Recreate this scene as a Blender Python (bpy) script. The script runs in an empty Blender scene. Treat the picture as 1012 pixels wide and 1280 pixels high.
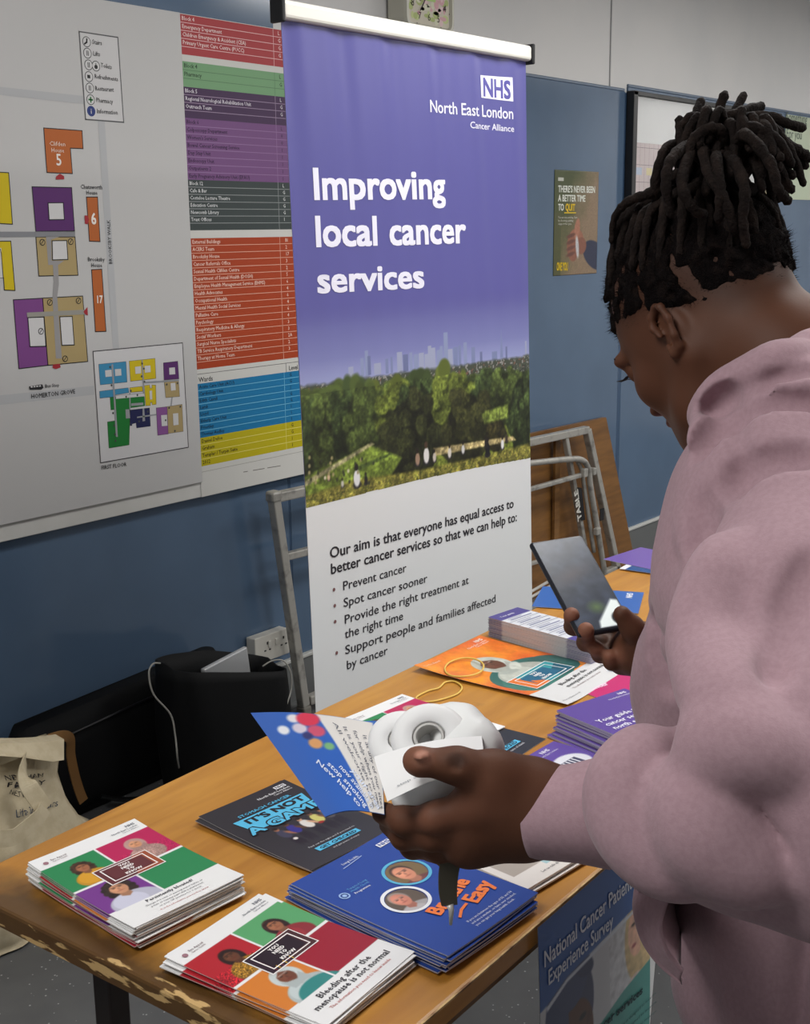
import bpy, bmesh, math, random
import numpy as np
from mathutils import Vector, Matrix
random.seed(7); np.random.seed(7)
C = bpy.context.scene.collection
PI = math.pi

# ------------------------------------------------------------------ camera, light, exposure
EYE = 1.48
FPX = 1565.55
CAMR = np.array([[0.62481964, -0.17865861, 0.76005363],
                 [-0.78068815, -0.1289396, 0.61147411],
                 [-0.0112441, -0.9754259, -0.22004065]])   # columns: right, down, forward
cam_d = bpy.data.cameras.new('camera'); cam = bpy.data.objects.new('camera', cam_d); C.objects.link(cam)
_m = np.eye(4); _m[:3, 0] = CAMR[:, 0]; _m[:3, 1] = -CAMR[:, 1]; _m[:3, 2] = -CAMR[:, 2]; _m[2, 3] = EYE
cam.matrix_world = Matrix(_m.tolist())
cam_d.sensor_fit = 'VERTICAL'; cam_d.sensor_height = 36; cam_d.lens = FPX/1280*36
cam_d.clip_start = 0.05
bpy.context.scene.camera = cam
vs = bpy.context.scene.view_settings
vs.view_transform = 'Standard'; vs.look = 'None'; vs.gamma = 1; vs.use_curve_mapping = False
vs.exposure = 0.0
world = bpy.data.worlds.new('world'); bpy.context.scene.world = world
world.use_nodes = True
world.node_tree.nodes['Background'].inputs[0].default_value = (0.80, 0.88, 1.0, 1)
world.node_tree.nodes['Background'].inputs[1].default_value = 0.35
CEIL = 2.66
LIGHT_POS = [(-0.4, 0.9), (2.3, -1.1), (2.3, 0.9), (5.0, -1.1), (5.0, 0.9), (7.4, 0.9)]
LIGHT_W = 30.0
for lx, ly in LIGHT_POS:
    ld = bpy.data.lights.new('ceiling_lamp', 'AREA'); ld.shape = 'RECTANGLE'; ld.size = 1.2; ld.size_y = 0.6
    ld.energy = LIGHT_W; ld.color = (1.0, 0.985, 0.96)
    lo = bpy.data.objects.new('ceiling_lamp', ld); C.objects.link(lo); lo.location = (lx, ly, CEIL-0.055)

# ------------------------------------------------------------------ helpers
def ray(px, py):
    return CAMR @ np.array([(px-506)/FPX, (py-640)/FPX, 1.0])
def at(px, py, d):
    p = ray(px, py)*d; p[2] += EYE; return p
def aty(px, py, y):
    r = ray(px, py); p = r*(y/r[1]); p[2] += EYE; return p
def atz(px, py, z):
    r = ray(px, py); p = r*((z-EYE)/r[2]); p[2] += EYE; return p
def V(*a): return np.array(a, float)
def nrm(v): v = np.array(v, float); return v/np.linalg.norm(v)
def lin(c):
    out = []
    for v in c[:3]:
        v = v/255.0
        out.append(v/12.92 if v <= 0.04045 else ((v+0.055)/1.055)**2.4)
    return tuple(out)
def lina(a):
    a = np.clip(a, 0, 1)
    return np.where(a <= 0.04045, a/12.92, ((a+0.055)/1.055)**2.4)

def mat(name, col=(200, 200, 200), rough=0.6, metal=0.0, spec=0.5, noise=None, bump=None, attr=False, coat=0, emis=None, sheen=0, trans=0, sss=0):
    m = bpy.data.materials.new(name); m.use_nodes = True
    nt = m.node_tree; N = nt.nodes; L = nt.links
    b = N['Principled BSDF']
    b.inputs['Roughness'].default_value = rough; b.inputs['Metallic'].default_value = metal
    b.inputs['Specular IOR Level'].default_value = spec
    b.inputs['Coat Weight'].default_value = coat
    b.inputs['Sheen Weight'].default_value = sheen
    b.inputs['Transmission Weight'].default_value = trans
    if sss:
        b.inputs['Subsurface Weight'].default_value = sss; b.inputs['Subsurface Scale'].default_value = 0.01
        b.inputs['Subsurface Radius'].default_value = (1, .35, .2)
    base = None
    if attr:
        a = N.new('ShaderNodeAttribute'); a.attribute_name = 'Col'; base = a.outputs['Color']
    tc = N.new('ShaderNodeTexCoord')
    if noise:                      # (scale, colour2, lo, hi, detail)
        n = N.new('ShaderNodeTexNoise'); n.inputs['Scale'].default_value = noise[0]
        n.inputs['Detail'].default_value = noise[4] if len(noise) > 4 else 4
        L.new(tc.outputs['Object'], n.inputs['Vector'])
        mr = N.new('ShaderNodeMapRange'); mr.inputs[1].default_value = noise[2]; mr.inputs[2].default_value = noise[3]
        L.new(n.outputs['Fac'], mr.inputs[0])
        mx = N.new('ShaderNodeMix'); mx.data_type = 'RGBA'
        if base: L.new(base, mx.inputs['A'])
        else: mx.inputs['A'].default_value = (*lin(col), 1)
        if noise[1] == 'mul':
            mx.blend_type = 'MULTIPLY'; mx.inputs['B'].default_value = (0.72, 0.72, 0.72, 1)
        else: mx.inputs['B'].default_value = (*lin(noise[1]), 1)
        L.new(mr.outputs[0], mx.inputs['Factor']); base = mx.outputs['Result']
    if base: L.new(base, b.inputs['Base Color'])
    else: b.inputs['Base Color'].default_value = (*lin(col), 1)
    if emis:
        if base: L.new(base, b.inputs['Emission Color'])
        else: b.inputs['Emission Color'].default_value = (*lin(col), 1)
        b.inputs['Emission Strength'].default_value = emis
    if bump:                       # (scale, strength, distance)
        n = N.new('ShaderNodeTexNoise'); n.inputs['Scale'].default_value = bump[0]; n.inputs['Detail'].default_value = 3
        L.new(tc.outputs['Object'], n.inputs['Vector'])
        bp = N.new('ShaderNodeBump'); bp.inputs['Strength'].default_value = bump[1]; bp.inputs['Distance'].default_value = bump[2]
        L.new(n.outputs['Fac'], bp.inputs['Height']); L.new(bp.outputs[0], b.inputs['Normal'])
    return m

def link(name, me, m=None, parent=None, smooth=False):
    o = bpy.data.objects.new(name, me); C.objects.link(o)
    if m is not None:
        if isinstance(m, (list, tuple)):
            for q in m: me.materials.append(q)
        else: me.materials.append(m)
    if smooth and len(me.polygons): me.polygons.foreach_set('use_smooth', [True]*len(me.polygons))
    if parent: o.parent = parent
    return o
def tag(o, label=None, cat=None, group=None, kind=None):
    if label: o['label'] = label
    if cat: o['category'] = cat
    if group: o['group'] = group
    if kind: o['kind'] = kind
    return o
def thing(name, label, cat, loc=(0, 0, 0), rotz=0, group=None):
    o = bpy.data.objects.new(name, None); C.objects.link(o)
    o.empty_display_size = 0.05
    o.location = loc; o.rotation_euler = (0, 0, rotz)
    tag(o, label, cat, group); return o
def setcols(me, cols, domain='POINT'):
    a = me.color_attributes.new('Col', 'FLOAT_COLOR', domain)
    c = np.ones((len(cols), 4), np.float32); c[:, :3] = cols
    a.data.foreach_set('color', c.ravel())
def mesh_np(name, verts, faces):
    me = bpy.data.meshes.new(name)
    me.from_pydata([tuple(map(float, v)) for v in verts], [], [tuple(map(int, f)) for f in faces]); me.update()
    return me
def mesh_quads(name, verts, quads):
    me = bpy.data.meshes.new(name)
    nv, nf = len(verts), len(quads)
    me.vertices.add(nv); me.vertices.foreach_set('co', np.asarray(verts, np.float32).ravel())
    me.loops.add(nf*4); me.loops.foreach_set('vertex_index', np.asarray(quads, np.int32).ravel())
    me.polygons.add(nf); me.polygons.foreach_set('loop_start', np.arange(0, nf*4, 4, dtype=np.int32))
    try: me.polygons.foreach_set('loop_total', np.full(nf, 4, np.int32))
    except Exception: pass
    me.update(calc_edges=True); me.validate(); return me

class MB:
    """collects solids and links them as ONE mesh"""
    def __init__(s): s.bm = bmesh.new()
    def box(s, c, d, M=None, bev=0.0, seg=2):
        t = bmesh.new(); bmesh.ops.create_cube(t, size=1)
        for v in t.verts: v.co = Vector((v.co.x*d[0], v.co.y*d[1], v.co.z*d[2]))
        if bev > 0: bmesh.ops.bevel(t, geom=list(t.edges)+list(t.verts), offset=bev, segments=seg, profile=0.5, affect='EDGES')
        M4 = Matrix.Translation(Vector([float(x) for x in c]))
        if M is not None: M4 = M4 @ (M.to_4x4() if isinstance(M, Matrix) else Matrix(np.asarray(M).tolist()).to_4x4())
        t.transform(M4); s.merge(t); return s
    def merge(s, t):
        me = bpy.data.meshes.new('t'); t.to_mesh(me); t.free(); s.bm.from_mesh(me); bpy.data.meshes.remove(me)
    def cyl(s, a, b, r, r2=None, n=16, caps=True):
        a = np.array(a, float); b = np.array(b, float); r2 = r if r2 is None else r2
        return s.tube([a, b], [r, r2], n, caps)
    def tube(s, pts, r, n=8, caps=True, closed=False, flat=1.0):
        pts = [np.array(p, float) for p in pts]; m = len(pts)
        rs = r if isinstance(r, (list, tuple, np.ndarray)) else [r]*m
        rings = []; up = None
        for i, p in enumerate(pts):
            if closed: d = pts[(i+1) % m]-pts[i-1]
            else: d = pts[min(i+1, m-1)]-pts[max(i-1, 0)]
            d = nrm(d)
            if up is None:
                up = V(0, 0, 1) if abs(d[2]) < 0.9 else V(1, 0, 0)
            x = np.cross(d, up); x /= (np.linalg.norm(x)+1e-9); y = np.cross(x, d); up = y
            rings.append([s.bm.verts.new(p+x*math.cos(2*PI*k/n)*rs[i]+y*math.sin(2*PI*k/n)*rs[i]*flat) for k in range(n)])
        for i in range(m if closed else m-1):
            A = rings[i]; B = rings[(i+1) % m]
            for k in range(n): s.bm.faces.new((A[k], A[(k+1) % n], B[(k+1) % n], B[k]))
        if caps and not closed:
            s.bm.faces.new(rings[0][::-1]); s.bm.faces.new(rings[-1])
        return s
    def prism(s, poly, ext):
        """poly: 3D points, ext: vector"""
        ext = np.array(ext, float)
        a = [s.bm.verts.new(p) for p in poly]; b = [s.bm.verts.new(np.array(p)+ext) for p in poly]
        s.bm.faces.new(a[::-1]); s.bm.faces.new(b)
        for i in range(len(a)):
            j = (i+1) % len(a); s.bm.faces.new((a[i], a[j], b[j], b[i]))
        return s
    def loft(s, rings, cap0=True, cap1=True, closed=True):
        R = [[s.bm.verts.new(p) for p in r] for r in rings]; n = len(R[0])
        for A, B in zip(R[:-1], R[1:]):
            for k in range(n if closed else n-1): s.bm.faces.new((A[k], A[(k+1) % n], B[(k+1) % n], B[k]))
        if cap0: s.bm.faces.new(R[0][::-1])
        if cap1: s.bm.faces.new(R[-1])
        return s
    def build(s, name, m, parent=None, smooth=False):
        bmesh.ops.recalc_face_normals(s.bm, faces=s.bm.faces)
        me = bpy.data.meshes.new(name); s.bm.to_mesh(me); s.bm.free()
        return link(name, me, m, parent, smooth)

def catmull(P, n=6, closed=False):
    P = [np.array(p, float) for p in P]; out = []; m = len(P)
    for i in range(m if closed else m-1):
        g = (lambda k: P[k % m]) if closed else (lambda k: P[min(max(k, 0), m-1)])
        a, b, c, d = g(i-1), g(i), g(i+1), g(i+2)
        for k in range(n):
            t = k/n
            out.append(0.5*((2*b)+(-a+c)*t+(2*a-5*b+4*c-d)*t*t+(-a+3*b-3*c+d)*t**3))
    if not closed: out.append(P[-1])
    return out

# ---- numpy noise
def vnoise(P, f, seed=0):
    P = np.asarray(P, float)*f+seed*17.3; I = np.floor(P).astype(np.int64); Fr = P-I; w = Fr*Fr*(3-2*Fr)
    def h(i, j, k):
        n = (i*374761393+j*668265263+k*2147483647+seed*974711) & 0xffffffff
        n = ((n ^ (n >> 13))*1274126177) & 0xffffffff
        return ((n ^ (n >> 16)) & 0xffff)/65535.0
    r = 0
    for a in (0, 1):
        for b in (0, 1):
            for c in (0, 1):
                ww = (w[..., 0] if a else 1-w[..., 0])*(w[..., 1] if b else 1-w[..., 1])*(w[..., 2] if c else 1-w[..., 2])
                r = r+ww*h(I[..., 0]+a, I[..., 1]+b, I[..., 2]+c)
    return r*2-1
def fbm(P, f, o=3, seed=0):
    s = 0; a = 1; t = 0
    for i in range(o): s = s+a*vnoise(P, f*2**i, seed+i); t += a; a *= .5
    return s/t

# ---- flat print on a plane (polygons and lettering, vertex coloured)
_txt = {}
def text_mesh(s, bold, res=2):
    key = (s, bold, res)
    if key not in _txt:
        cu = bpy.data.curves.new('t', 'FONT'); cu.body = s; cu.size = 1; cu.offset = bold; cu.resolution_u = res
        cu.fill_mode = 'FRONT'
        o = bpy.data.objects.new('t', cu); C.objects.link(o)
        bpy.context.view_layer.update()
        me = bpy.data.meshes.new_from_object(o.evaluated_get(bpy.context.evaluated_depsgraph_get()))
        n = len(me.vertices); co = np.zeros(n*3); me.vertices.foreach_get('co', co)
        fs = [tuple(p.vertices) for p in me.polygons]
        bpy.data.objects.remove(o); bpy.data.curves.remove(cu); bpy.data.meshes.remove(me)
        _txt[key] = (co.reshape(-1, 3)[:, :2], fs)
    return _txt[key]
CAPH = None
class Plane:
    def __init__(s, o, ux, uy):
        s.o = np.array(o, float); s.x = nrm(ux); s.n = nrm(np.cross(ux, uy)); s.y = np.cross(s.n, s.x)
    def px(s, x, y):
        r = ray(x, y); c = V(0, 0, EYE); t = np.dot(s.o-c, s.n)/np.dot(r, s.n); p = c+r*t-s.o
        return V(p @ s.x, p @ s.y)
    def map(s, uv, lift):
        uv = np.asarray(uv, float)
        return s.o+uv[:, :1]*s.x+uv[:, 1:2]*s.y+s.n*np.reshape(np.asarray(lift, float), (-1, 1))
class Print:
    def __init__(s, surf, eps=0.00016, base=0.0004): s.s = surf; s.v = []; s.f = []; s.c = []; s.e = eps; s.b = base; s.n = 0
    def add(s, uv, faces, col, layer, extra=0):
        P = s.s.map(np.asarray(uv, float), s.b+s.e*layer+extra+np.zeros(len(uv)))
        s.v.append(P); s.f += [tuple(i+s.n for i in f) for f in faces]; s.c.append(np.tile(lin(col), (len(P), 1))); s.n += len(P)
    def poly(s, uv, col, layer=0):
        if len(uv) == 4 and not isinstance(s.s, Plane):      # follow a curved surface
            q = np.array(uv, float); m = 8; g = np.linspace(0, 1, m+1); a, b = np.meshgrid(g, g); a = a.reshape(-1, 1); b = b.reshape(-1, 1)
            s.add(q[0]*(1-a)*(1-b)+q[1]*a*(1-b)+q[2]*a*b+q[3]*(1-a)*b, [tuple(f) for f in grid_faces(m+1, m+1)], col, layer)
        else: s.add(uv, [tuple(range(len(uv)))], col, layer)
    def rect(s, u0, v0, u1, v1, col, layer=0): s.poly([(u0, v0), (u1, v0), (u1, v1), (u0, v1)], col, layer)
    def ell(s, c, ru, rv, col, layer=0, n=24, a=0):
        s.poly([(c[0]+ru*math.cos(t)*math.cos(a)-rv*math.sin(t)*math.sin(a), c[1]+ru*math.cos(t)*math.sin(a)+rv*math.sin(t)*math.cos(a)) for t in np.linspace(0, 2*PI, n, endpoint=False)], col, layer)
    def line(s, pts, w, col, layer=1, closed=False):
        pts = [V(*p) for p in pts]; q = list(zip(pts, pts[1:]+pts[:1])) if closed else list(zip(pts[:-1], pts[1:]))
        for a, b in q:
            d = nrm(b-a); n = V(-d[1], d[0])*w/2; e = d*w*0.5
            s.poly([a-n-e, b-n+e, b+n+e, a+n-e], col, layer)
    def text(s, body, p0, p1=None, cap=0.01, col=(255, 255, 255), layer=2, bold=0.0, shear=0, dirv=(1, 0), align='L'):
        global CAPH
        if CAPH is None: CAPH = text_mesh('H', 0.0)[0][:, 1].max()
        co, fs = text_mesh(body, 0.0, 1 if cap < .012 else 3)
        if len(co) == 0: return
        extra = 0
        if bold > 0:                # heavier strokes: the glyphs repeated a hair apart
            B = bold*.85; sh = [(0, 0), (2*B, 0), (B, B*.9), (B, -B*.9)]+([(0, B*.9), (2*B, B*.9), (0, -B*.9), (2*B, -B*.9)] if bold > .025 else [])
            n0 = len(co); fs = [tuple(i+k*n0 for i in f) for k in range(len(sh)) for f in fs]; co = np.concatenate([co+np.array(q) for q in sh]); extra = np.repeat(np.arange(len(sh)), n0)*1.1e-5
        w = co[:, 0].max()
        p0 = V(*p0)
        if p1 is not None:
            d = V(*p1)-p0; W = np.linalg.norm(d); d = d/W
        else: d = nrm(dirv); W = w*cap/CAPH
        n = V(-d[1], d[0])
        if align == 'C': p0 = p0-d*W/2
        if align == 'R': p0 = p0-d*W
        x = co[:, 0]/w*W+shear*co[:, 1]/CAPH*cap; y = co[:, 1]/CAPH*cap
        s.add(p0+x[:, None]*d+y[:, None]*n, fs, col, layer, extra)
    def build(s, name, m, parent=None):
        if name in ('lettering', 'pinned_papers', 'dial', 'bag_print', 'handwriting', 'stencil_sticker'): return tag(s.build2(name, m, parent), kind='stuff')
        return s.build2(name, m, parent)
    def build2(s, name, m, parent=None):
        me = mesh_np(name, np.concatenate(s.v), s.f); setcols(me, np.concatenate(s.c))
        return link(name, me, m, parent)

# ---- raster painter (for printed photographs): becomes a fine vertex-coloured sheet
class Raster:
    def __init__(s, w, h, bg, asp=1.0):
        s.w, s.h = w, h; s.a = np.zeros((h, w, 3)); s.a[:] = np.array(bg)/255.
        s.U, s.V = np.meshgrid((np.arange(w))/(w-1), (np.arange(h))/(h-1)); s.asp = asp   # asp = height/width in metres
        s.P = np.stack([s.U*40, s.V*40*asp, s.U*0], -1)
    def blend(s, m, col):
        m = np.clip(m, 0, 1)[..., None]; c = np.array(col)
        if c.ndim == 1: c = c/255.
        s.a = s.a*(1-m)+c*m
    def soft(s, d, px=1.0): return np.clip(0.5-d*s.w/px, 0, 1)     # d in units of width, negative inside
    def rect(s, u0, v0, u1, v1, col):
        s.blend((s.U >= u0)*(s.U <= u1)*(s.V >= v0)*(s.V <= v1)*1.0, col)
    def ell(s, cu, cv, ru, rv, col, ang=0, px=1.2):
        x = s.U-cu; y = (s.V-cv)*s.asp; c, n = math.cos(ang), math.sin(ang)
        X = (x*c+y*n)/ru; Y = (-x*n+y*c)/rv; r = np.sqrt(X*X+Y*Y)
        s.blend(s.soft((r-1)*min(ru, rv), px), col)
    def poly(s, pts, col, px=1.2):
        pts = [(p[0], p[1]*s.asp) for p in pts]; X, Y = s.U, s.V*s.asp; d = np.full(X.shape, 9.); ins = np.zeros(X.shape, bool)
        for (x0, y0), (x1, y1) in zip(pts, pts[1:]+pts[:1]):
            ex, ey = x1-x0, y1-y0; t = np.clip(((X-x0)*ex+(Y-y0)*ey)/(ex*ex+ey*ey+1e-12), 0, 1)
            d = np.minimum(d, np.hypot(X-x0-t*ex, Y-y0-t*ey))
            c = ((y0 > Y) != (y1 > Y)) & (X < (x1-x0)*(Y-y0)/((y1-y0) if abs(y1-y0) > 1e-9 else 1e-9)+x0); ins ^= c
        s.blend(s.soft(np.where(ins, -d, d), px), col)
    def mul(s, f, amp, seed=0, mask=None):
        n = 1+amp*fbm(s.P, f, 3, seed)
        if mask is not None: n = 1+(n-1)*mask
        s.a = np.clip(s.a*n[..., None], 0, 1)
    def portrait(s, u, v, r, skin, hair, top, style='long', face=0):
        """head radius r at (u,v): shoulders, hair, face with features"""
        k = 1/s.asp
        S = np.array(skin, float); T = np.array(top, float); H = np.array(hair, float)
        if style == 'scarf':
            s.ell(u, v-0.15*r*k, r*1.45, r*1.6, T*0.95+12)
        if style in ('long', 'curly'):
            s.ell(u-face*.2*r, v-0.35*r*k, r*1.35, r*1.75, H)
            if style == 'curly':
                for i in range(14):
                    t = i/14*2*PI; s.ell(u-face*.2*r+1.2*r*math.cos(t), v+(1.45*r*math.sin(t)-.3*r)*k, r*.42, r*.42, H*(.9+.3*(i % 2)))
        s.ell(u, v-3.1*r*k, r*2.5, r*2.0, T*.9)          # shoulders
        s.ell(u-r*.5, v-2.8*r*k, r*1.6, r*1.5, T)
        s.poly([(u-.45*r, v-.3*r*k), (u+.45*r, v-.3*r*k), (u+.55*r, v-1.5*r*k), (u, v-1.9*r*k), (u-.55*r, v-1.5*r*k)], S*.82 if style != 'scarf' else T*.8)
        if style == 'short': s.ell(u, v+.28*r*k, r*1.0, r*1.12, H)
        s.ell(u, v, r*.85, r*1.12, S)
        s.ell(u-.28*r, v+.15*r*k, r*.45, r*.7, np.minimum(S*1.13, 255), px=6)
        for e in (-1, 1):
            s.ell(u+(e*.32+.08*face)*r, v+.18*r*k, r*.15, r*.07, S*.3)
            s.ell(u+(e*.32+.08*face)*r, v+.38*r*k, r*.2, r*.045, H*.9)
        s.ell(u+.08*face*r, v-.15*r*k, r*.12, r*.2, S*.85)
        s.ell(u+.08*face*r, v-.5*r*k, r*.3, r*.09, (S*.7+np.array([60, 10, 10])*.5))
        if style in ('long', 'curly'):
            s.poly([(u-.95*r, v-.2*r*k), (u-.8*r, v+.95*r*k), (u, v+1.2*r*k), (u+.85*r, v+.9*r*k), (u+.9*r, v-.1*r*k), (u+.6*r, v+.55*r*k), (u, v+.8*r*k), (u-.6*r, v+.55*r*k)], H)
        if style == 'scarf':
            s.poly([(u-1.05*r, v-.5*r*k), (u-.95*r, v+.9*r*k), (u, v+1.35*r*k), (u+.95*r, v+.9*r*k), (u+1.05*r, v-.5*r*k), (u+.72*r, v+.4*r*k), (u, v+.9*r*k), (u-.72*r, v+.4*r*k)], T*1.0)
            s.poly([(u-1.1*r, v-.4*r*k), (u-.6*r, v-.75*r*k), (u+.3*r, v-1.1*r*k), (u+1.1*r, v-.4*r*k), (u+1.3*r, v-1.8*r*k), (u-.9*r, v-1.9*r*k)], T*.88)
def grid_faces(w, h, off=0):
    i = np.arange(w-1)[None, :]+np.arange(h-1)[:, None]*w+off
    return np.stack([i, i+1, i+w+1, i+w], -1).reshape(-1, 4)
def sheet_mesh(name, ras, w, l, t, bend, side=(225, 222, 215)):
    """solid sheet w x l x t centred on 0, top printed with ras; bend(x, y) -> z"""
    nx, ny = ras.w, ras.h
    X, Y = np.meshgrid(np.linspace(-w/2, w/2, nx), np.linspace(-l/2, l/2, ny))
    Z = bend(X, Y)+t
    top = np.stack([X, Y, Z], -1).reshape(-1, 3)
    bx = np.unique(np.linspace(0, nx-1, 13).astype(int)); by = np.unique(np.linspace(0, ny-1, 17).astype(int))
    BX, BY = np.meshgrid(np.linspace(-w/2, w/2, nx)[bx], np.linspace(-l/2, l/2, ny)[by])
    bot = np.stack([BX, BY, bend(BX, BY)], -1).reshape(-1, 3)
    col = lina(ras.a).reshape(-1, 3); off = len(top)
    fb = grid_faces(len(bx), len(by), off)[:, ::-1]
    # side skirt: duplicated boundary ring
    per = [(i, 0) for i in range(nx)]+[(nx-1, j) for j in range(1, ny)]+[(i, ny-1) for i in range(nx-2, -1, -1)]+[(0, j) for j in range(ny-2, 0, -1)]
    per = per[::3] if len(per) % 3 == 0 else per[::2] if len(per) % 2 == 0 else per
    pt = np.array([top[j*nx+i] for i, j in per]); pb = pt-np.array([0, 0, t])
    o2 = off+len(bot); m = len(per)
    fs = np.array([[o2+k, o2+m+k, o2+m+(k+1) % m, o2+(k+1) % m] for k in range(m)])
    ecol = np.array([lina(ras.a[j, i])*.5+np.array(lin(side))*.5 for i, j in per])
    V_ = np.concatenate([top, bot, pt, pb]); F_ = np.concatenate([grid_faces(nx, ny), fb, fs])
    me = mesh_quads(name, V_, F_)
    setcols(me, np.concatenate([col, np.tile(lin(side), (len(bot), 1)), ecol, ecol]))
    return me

# ---- signed-distance solids -> continuous mesh (surface nets)
class SDF:
    def __init__(s): s.ops = []
    def cone(s, a, b, ra, rb=None, k=0.01, mode='add'):
        a = np.array(a, float); b = np.array(b, float); rb = ra if rb is None else rb
        s.ops.append(dict(t='c', a=a, b=b, ra=ra, rb=rb, k=k, m=mode, C=(a+b)/2, R=np.linalg.norm(b-a)/2+max(ra, rb))); return s
    def chain(s, pts, rs, k=0.01, mode='add'):
        for i in range(len(pts)-1): s.cone(pts[i], pts[i+1], rs[i], rs[i+1], k, mode)
        return s
    def ell(s, c, r, M=None, k=0.01, mode='add'):
        s.ops.append(dict(t='e', c=np.array(c, float), r=np.array(r, float), M=np.eye(3) if M is None else np.array(M, float), k=k, m=mode, C=np.array(c, float), R=max(r))); return s
    def cut(s, p, n, k=0.004):         # keep the side where (x-p).n < 0
        s.ops.append(dict(t='p', c=np.array(p, float), n=nrm(n), k=k, m='int', C=np.array(p, float), R=99)); return s
    def prim(s, o, P):
        if o['t'] == 'c':
            ba = (o['b']-o['a']).astype(np.float32); pa = P-o['a'].astype(np.float32); L2 = float(ba @ ba)+1e-12
            t = np.clip((pa @ ba)/L2, 0, 1); q = pa-t[..., None]*ba
            return np.sqrt(np.einsum('...i,...i', q, q))-(o['ra']+(o['rb']-o['ra'])*t)
        if o['t'] == 'e':
            q = (P-o['c'].astype(np.float32)) @ o['M'].T.astype(np.float32); r = o['r'].astype(np.float32)
            k0 = np.sqrt(np.sum((q/r)**2, -1)); k1 = np.sqrt(np.sum((q/(r*r))**2, -1))+1e-9
            return k0*(k0-1)/k1
        return (P-o['c'].astype(np.float32)) @ o['n'].astype(np.float32)
    def combine(s, D, o, d):
        k = o['k']
        if o['m'] == 'add': h = np.maximum(k-np.abs(D-d), 0)/k; return np.minimum(D, d)-h*h*k/4
        if o['m'] == 'sub': d = -d
        h = np.maximum(k-np.abs(D-d), 0)/k; return np.maximum(D, d)+h*h*k/4
    def mesh(s, name, h, B=16, disp=None, pad=0.02):
        lo = np.min([o['C']-o['R'] for o in s.ops if o['m'] == 'add'], 0)-pad; hi = np.max([o['C']+o['R'] for o in s.ops if o['m'] == 'add'], 0)+pad
        nb = np.ceil((hi-lo)/(h*B)).astype(int); Rb = B*h*0.87
        g = np.stack(np.meshgrid(*[np.arange(n) for n in nb], indexing='ij'), -1).reshape(-1, 3)
        cen = (lo+(g+0.5)*B*h).astype(np.float32)
        D = np.full(len(cen), 0.5, np.float32)
        for o in s.ops: D = s.combine(D, o, s.prim(o, cen))
        g = g[np.abs(D) < Rb*1.25+0.012]
        n1 = B+1
        loc = np.stack(np.meshgrid(*[np.arange(n1)]*3, indexing='ij'), -1).reshape(-1, 3)
        def evalblocks(g):
            cen = lo+(g+0.5)*B*h
            F = np.full((len(g), n1**3), 0.5, np.float32)
            P = ((lo+g*B*h)[:, None, :]+loc[None]*h).astype(np.float32)
            for o in s.ops:
                w = np.where(np.linalg.norm(cen-o['C'], axis=1) < o['R']+Rb+o['k']+0.03)[0]
                if len(w): F[w] = s.combine(F[w], o, s.prim(o, P[w]))
            if disp is not None:
                near = np.abs(F) < 4*h+0.02; F[near] += disp(P[near]).astype(np.float32)
            return F
        F = evalblocks(g); have = {tuple(q) for q in g.tolist()}; newg, newF = g, F
        for _ in range(4):            # follow the surface into neighbouring blocks that were skipped
            G = (newF < 0).reshape(len(newg), n1, n1, n1); want = set()
            for ax in range(3):
                for side, k_ in ((-1, 0), (1, B)):
                    f_ = np.take(G, k_, ax+1).reshape(len(newg), -1); mix = f_.any(1) & ~f_.all(1)
                    for q in newg[mix].tolist():
                        q[ax] += side; q = tuple(q)
                        if q not in have and min(q) >= 0 and all(q[i] < nb[i] for i in range(3)): want.add(q)
            if not want: break
            newg = np.array(sorted(want)); newF = evalblocks(newg); have |= want
            g = np.concatenate([g, newg]); F = np.concatenate([F, newF])
        F = F.reshape(len(g), n1, n1, n1); S = F < 0
        # cells
        cnt = sum(S[:, a:a+B, b:b+B, c:c+B].astype(np.int8) for a in (0, 1) for b in (0, 1) for c in (0, 1))
        bi, ci, cj, ck = np.where((cnt > 0) & (cnt < 8))
        tot = nb*B+1
        def gid(gi): return (gi[:, 0]*tot[1]+gi[:, 1])*tot[2]+gi[:, 2]
        base = np.stack([ci, cj, ck], -1)
        acc = np.zeros((len(bi), 3)); num = np.zeros(len(bi))
        off = [(0, 0, 0), (1, 0, 0), (0, 1, 0), (0, 0, 1), (1, 1, 0), (1, 0, 1), (0, 1, 1), (1, 1, 1)]
        val = {q: F[bi, ci+q[0], cj+q[1], ck+q[2]] for q in off}
        for q in off:
            for ax in range(3):
                if q[ax] == 0:
                    r = list(q); r[ax] = 1; r = tuple(r); a, b = val[q], val[r]; m = (a < 0) != (b < 0)
                    t = np.where(m, a/np.where(m, a-b, 1), 0)
                    p = np.array(q, float)+t[:, None]*(np.array(r)-np.array(q)); acc += p*m[:, None]; num += m
        vert = lo+(g[bi]*B+base+acc/num[:, None])*h
        cid = gid(g[bi]*B+base); order = np.argsort(cid); scid = cid[order]; vert = vert[order]
        quads = []
        for ax in range(3):
            sl0 = [slice(0, B)]*3; sl1 = list(sl0); sl1[ax] = slice(1, B+1)
            A = S[(slice(None), *sl0)]; Bq = S[(slice(None), *sl1)]
            e = np.where(A != Bq); gi = g[e[0]]*B+np.stack(e[1:], -1); flip = A[e]
            b_, c_ = [(1, 2), (2, 0), (0, 1)][ax]
            ids = []
            ok = np.ones(len(gi), bool)
            for (db, dc) in ((0, 0), (1, 0), (1, 1), (0, 1)):
                q = gi.copy(); q[:, b_] -= db; q[:, c_] -= dc
                k = gid(q); w = np.searchsorted(scid, k); w = np.clip(w, 0, len(scid)-1); ok &= scid[w] == k; ids.append(w)
            Q = np.stack(ids, -1); Q[~flip] = Q[~flip][:, ::-1]
            quads.append(Q[ok])

        Q = np.concatenate(quads)
        used = np.unique(Q); rem = np.zeros(len(vert), int); rem[used] = np.arange(len(used))
        return vert[used], rem[Q]
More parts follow.
